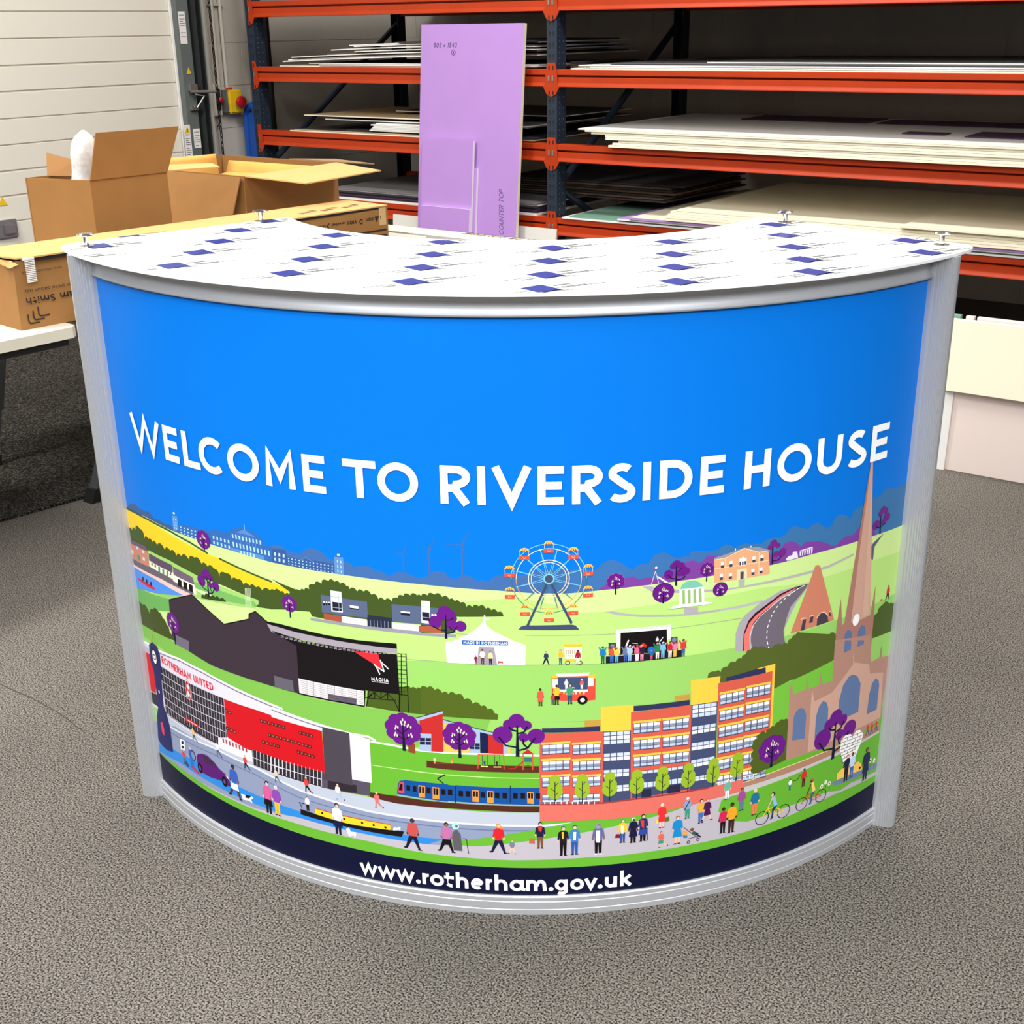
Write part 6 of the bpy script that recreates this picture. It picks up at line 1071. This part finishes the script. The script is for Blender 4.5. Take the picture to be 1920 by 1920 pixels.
# flaps: broad one over the right side, hanging one on the near side
zr = .9395 + .001
free_flap(cB, [(-3.3, 3.02, zr), (-3.333, 3.508, zr), (-3.08, 3.47, zr - .012), (-3.04, 3.05, zr - .012)], M_CARD2)
free_flap(cB, [(-3.97, 3.02, zr - .003), (-3.305, 3.004, zr - .003), (-3.33, 2.955, .76), (-3.97, 2.97, .76)], M_CARD)
free_flap(cB, [(-3.34, 3.53, zr), (-3.6, 3.53, zr), (-3.5, 3.68, zr - .01), (-3.28, 3.66, zr - .015)], mat('card_shadow', (150, 118, 84), .8))
def envelope(label, pts, puff, m=None):
    p = [Vector(v) for v in pts]; n = (p[1] - p[0]).cross(p[3] - p[0]).normalized(); bm = NB(); N_ = 10; g0, g1 = [], []
    for i in range(N_ + 1):
        r0, r1 = [], []
        for j in range(N_ + 1):
            u, v = i / N_, j / N_; c = (p[0] * (1 - u) + p[1] * u) * (1 - v) + (p[3] * (1 - u) + p[2] * u) * v; h = puff * (math.sin(math.pi * u) * math.sin(math.pi * v)) ** .5 * (1 + .3 * math.sin(9 * u + 4 * v)) + .0004
            r0.append(bm.verts.new(c + n * h)); r1.append(bm.verts.new(c - n * h))
        g0.append(r0); g1.append(r1)
    for i in range(N_):
        for j in range(N_): bm.faces.new((g0[i][j], g0[i + 1][j], g0[i + 1][j + 1], g0[i][j + 1])); bm.faces.new((g1[i][j], g1[i][j + 1], g1[i + 1][j + 1], g1[i + 1][j]))
    for k in range(N_):
        bm.faces.new((g0[k][0], g1[k][0], g1[k + 1][0], g0[k + 1][0])); bm.faces.new((g0[k][-1], g0[k + 1][-1], g1[k + 1][-1], g1[k][-1])); bm.faces.new((g0[0][k], g0[0][k + 1], g1[0][k + 1], g1[0][k])); bm.faces.new((g0[-1][k], g1[-1][k], g1[-1][k + 1], g0[-1][k + 1]))
    return tag(link('padded_envelope', bm, m or M_KRAFT, None, True), label, 'envelope')
envelope('long gold padded envelope lying along the back of the wide carton', [(-3.88, 3.42, .80), (-3.40, 3.42, .80), (-3.40, 3.475, .926), (-3.88, 3.475, .926)], .012)
envelope('gold padded envelope flat in the middle of the wide carton', [(-3.77, 3.10, .86), (-3.36, 3.10, .85), (-3.36, 3.38, .90), (-3.77, 3.38, .90)], .012)
envelope('gold padded envelope standing on edge at the left end of the wide carton', [(-3.94, 3.06, .80), (-3.80, 3.36, .80), (-3.80, 3.34, .965), (-3.94, 3.08, .955)], .008)
# ------------------------------------------------------------------ wall fittings by the door
PY = 5.075
bm = NB(); tube(bm, [(WX + .03, PY, .0), (WX + .03, PY, 3.0)], .013, 12); tag(link('conduit_pipe', bm, mat('pipe_grey', (176, 176, 168), .45)), 'pale round pipe running down the wall beside the door track', 'pipe')
bm = NB(); z = .3
while z < 2.9:
    ring_ = [(WX + .05 + .006 * math.cos(a) * (1 if int(z / .03) % 2 else .2), 5.112 + .006 * math.cos(a) * (.2 if int(z / .03) % 2 else 1), z + .019 * math.sin(a)) for a in [math.pi * 2 * k / 8 for k in range(9)]]
    tube(bm, ring_, .0028, 5); z += .03
tag(link('hand_chain', bm, mat('chain_black', (40, 38, 36), .5, .6)), 'thin black hand chain hanging between the pipe and the switch', 'chain')
ew = tag(bpy.data.objects.new('electrical_conduit', None), 'pale twin conduit dropping from above to the yellow stop switch', 'conduit'); COL.objects.link(ew)
for y in (5.155, 5.215):
    bm = NB(); tube(bm, [(WX + .02, y, 1.085 if y > 5.2 else 1.1), (WX + .02, y, 3.0)], .0105, 10); link('tube', bm, mat('conduit_cream', (186, 180, 168), .5), ew)
for z in (1.53, 2.1): bm = NB(); box(bm, WX + .003, WX + .026, 5.13, 5.24, z, z + .012); link('saddle', bm, mat('conduit_cream', 0), ew)
sw = thing('stop_switch', 'yellow isolator box with large round red button on the block wall', 'switch', (WX + .003, 5.235, 1.015))
bm = NB(); box(bm, 0, .045, -.075, -.035, -.06, .065, bev=.004); link('grey_base', bm, mat('switch_grey', (90, 92, 94), .5), sw)
bm = NB(); box(bm, 0, .06, -.045, .055, -.065, .065, bev=.008); link('yellow_housing', bm, mat('switch_yellow', (226, 186, 30), .4), sw)
bm = NB(); lathe(bm, [(.012, 0), (.012, .02), (.032, .022), (.034, .032), (.03, .042), (.012, .046)], (0, 0, 0), 28); bmesh.ops.transform(bm, matrix=Matrix.Translation((.055, .018, -.002)) @ Matrix.Rotation(math.pi / 2, 4, 'Y'), verts=bm.verts); link('red_button', bm, mat('button_red', (170, 20, 30), .35), sw)
bm = NB(); lathe(bm, [(.018, 0), (.018, .014)], (.022, -.012, .064), 20); link('cable_gland', bm, mat('button_red', 0), sw)
pb = thing('push_button_station', 'slim door control with two black keys and a red button left of the yellow box', 'switch', (WX + .003, 5.128, 1.03))
bm = NB(); box(bm, 0, .03, -.035, .028, -.09, .085, bev=.005); link('plate', bm, mat('switch_cream', (196, 190, 176), .5), pb)
bm = NB(); box(bm, .028, .036, -.015, .018, -.06, .06, bev=.004); link('key_strip', bm, M_BLACK, pb)
bm = NB(); lathe(bm, [(.016, 0), (.016, .02), (.01, .026)], (0, 0, 0), 20); bmesh.ops.transform(bm, matrix=Matrix.Translation((.034, .004, 0)) @ Matrix.Rotation(math.pi / 2, 4, 'Y'), verts=bm.verts); link('red_key', bm, mat('button_red', 0), pb)
bm = NB(); tube(bm, [(.02, 0, -.09), (.022, .004, -.13), (.02, -.02, -.15)], .004, 6); link('lead', bm, M_BLACK, pb)
# blue trolley back and plain black upright strip in the gap beside the rack
bt = thing('sack_truck', 'blue tubular trolley back standing between the block wall and the rack', 'trolley', (WX + .10, 5.32, 0))
bm = NB(); tube(bm, [(-.05, 0, .02), (-.05, 0, .93), (-.03, 0, .975), (0, 0, .99), (.03, 0, .975), (.05, 0, .93), (.05, 0, .02)], .022, 12); link('tube_frame', bm, mat('trolley_blue', (24, 84, 176), .35), bt)
bm = NB(); box(bm, -.05, .05, -.008, .008, .02, .95); link('back_plate', bm, mat('trolley_blue', 0), bt)
panel('black_strip', 'narrow black upright strip in the gap left of the rack', 'board', (WX + .03, 5.40, 0), (WX + .19, 5.40, 0), (WX + .03, 5.402, 1.9), .02, M_BLACK, M_BLACK)
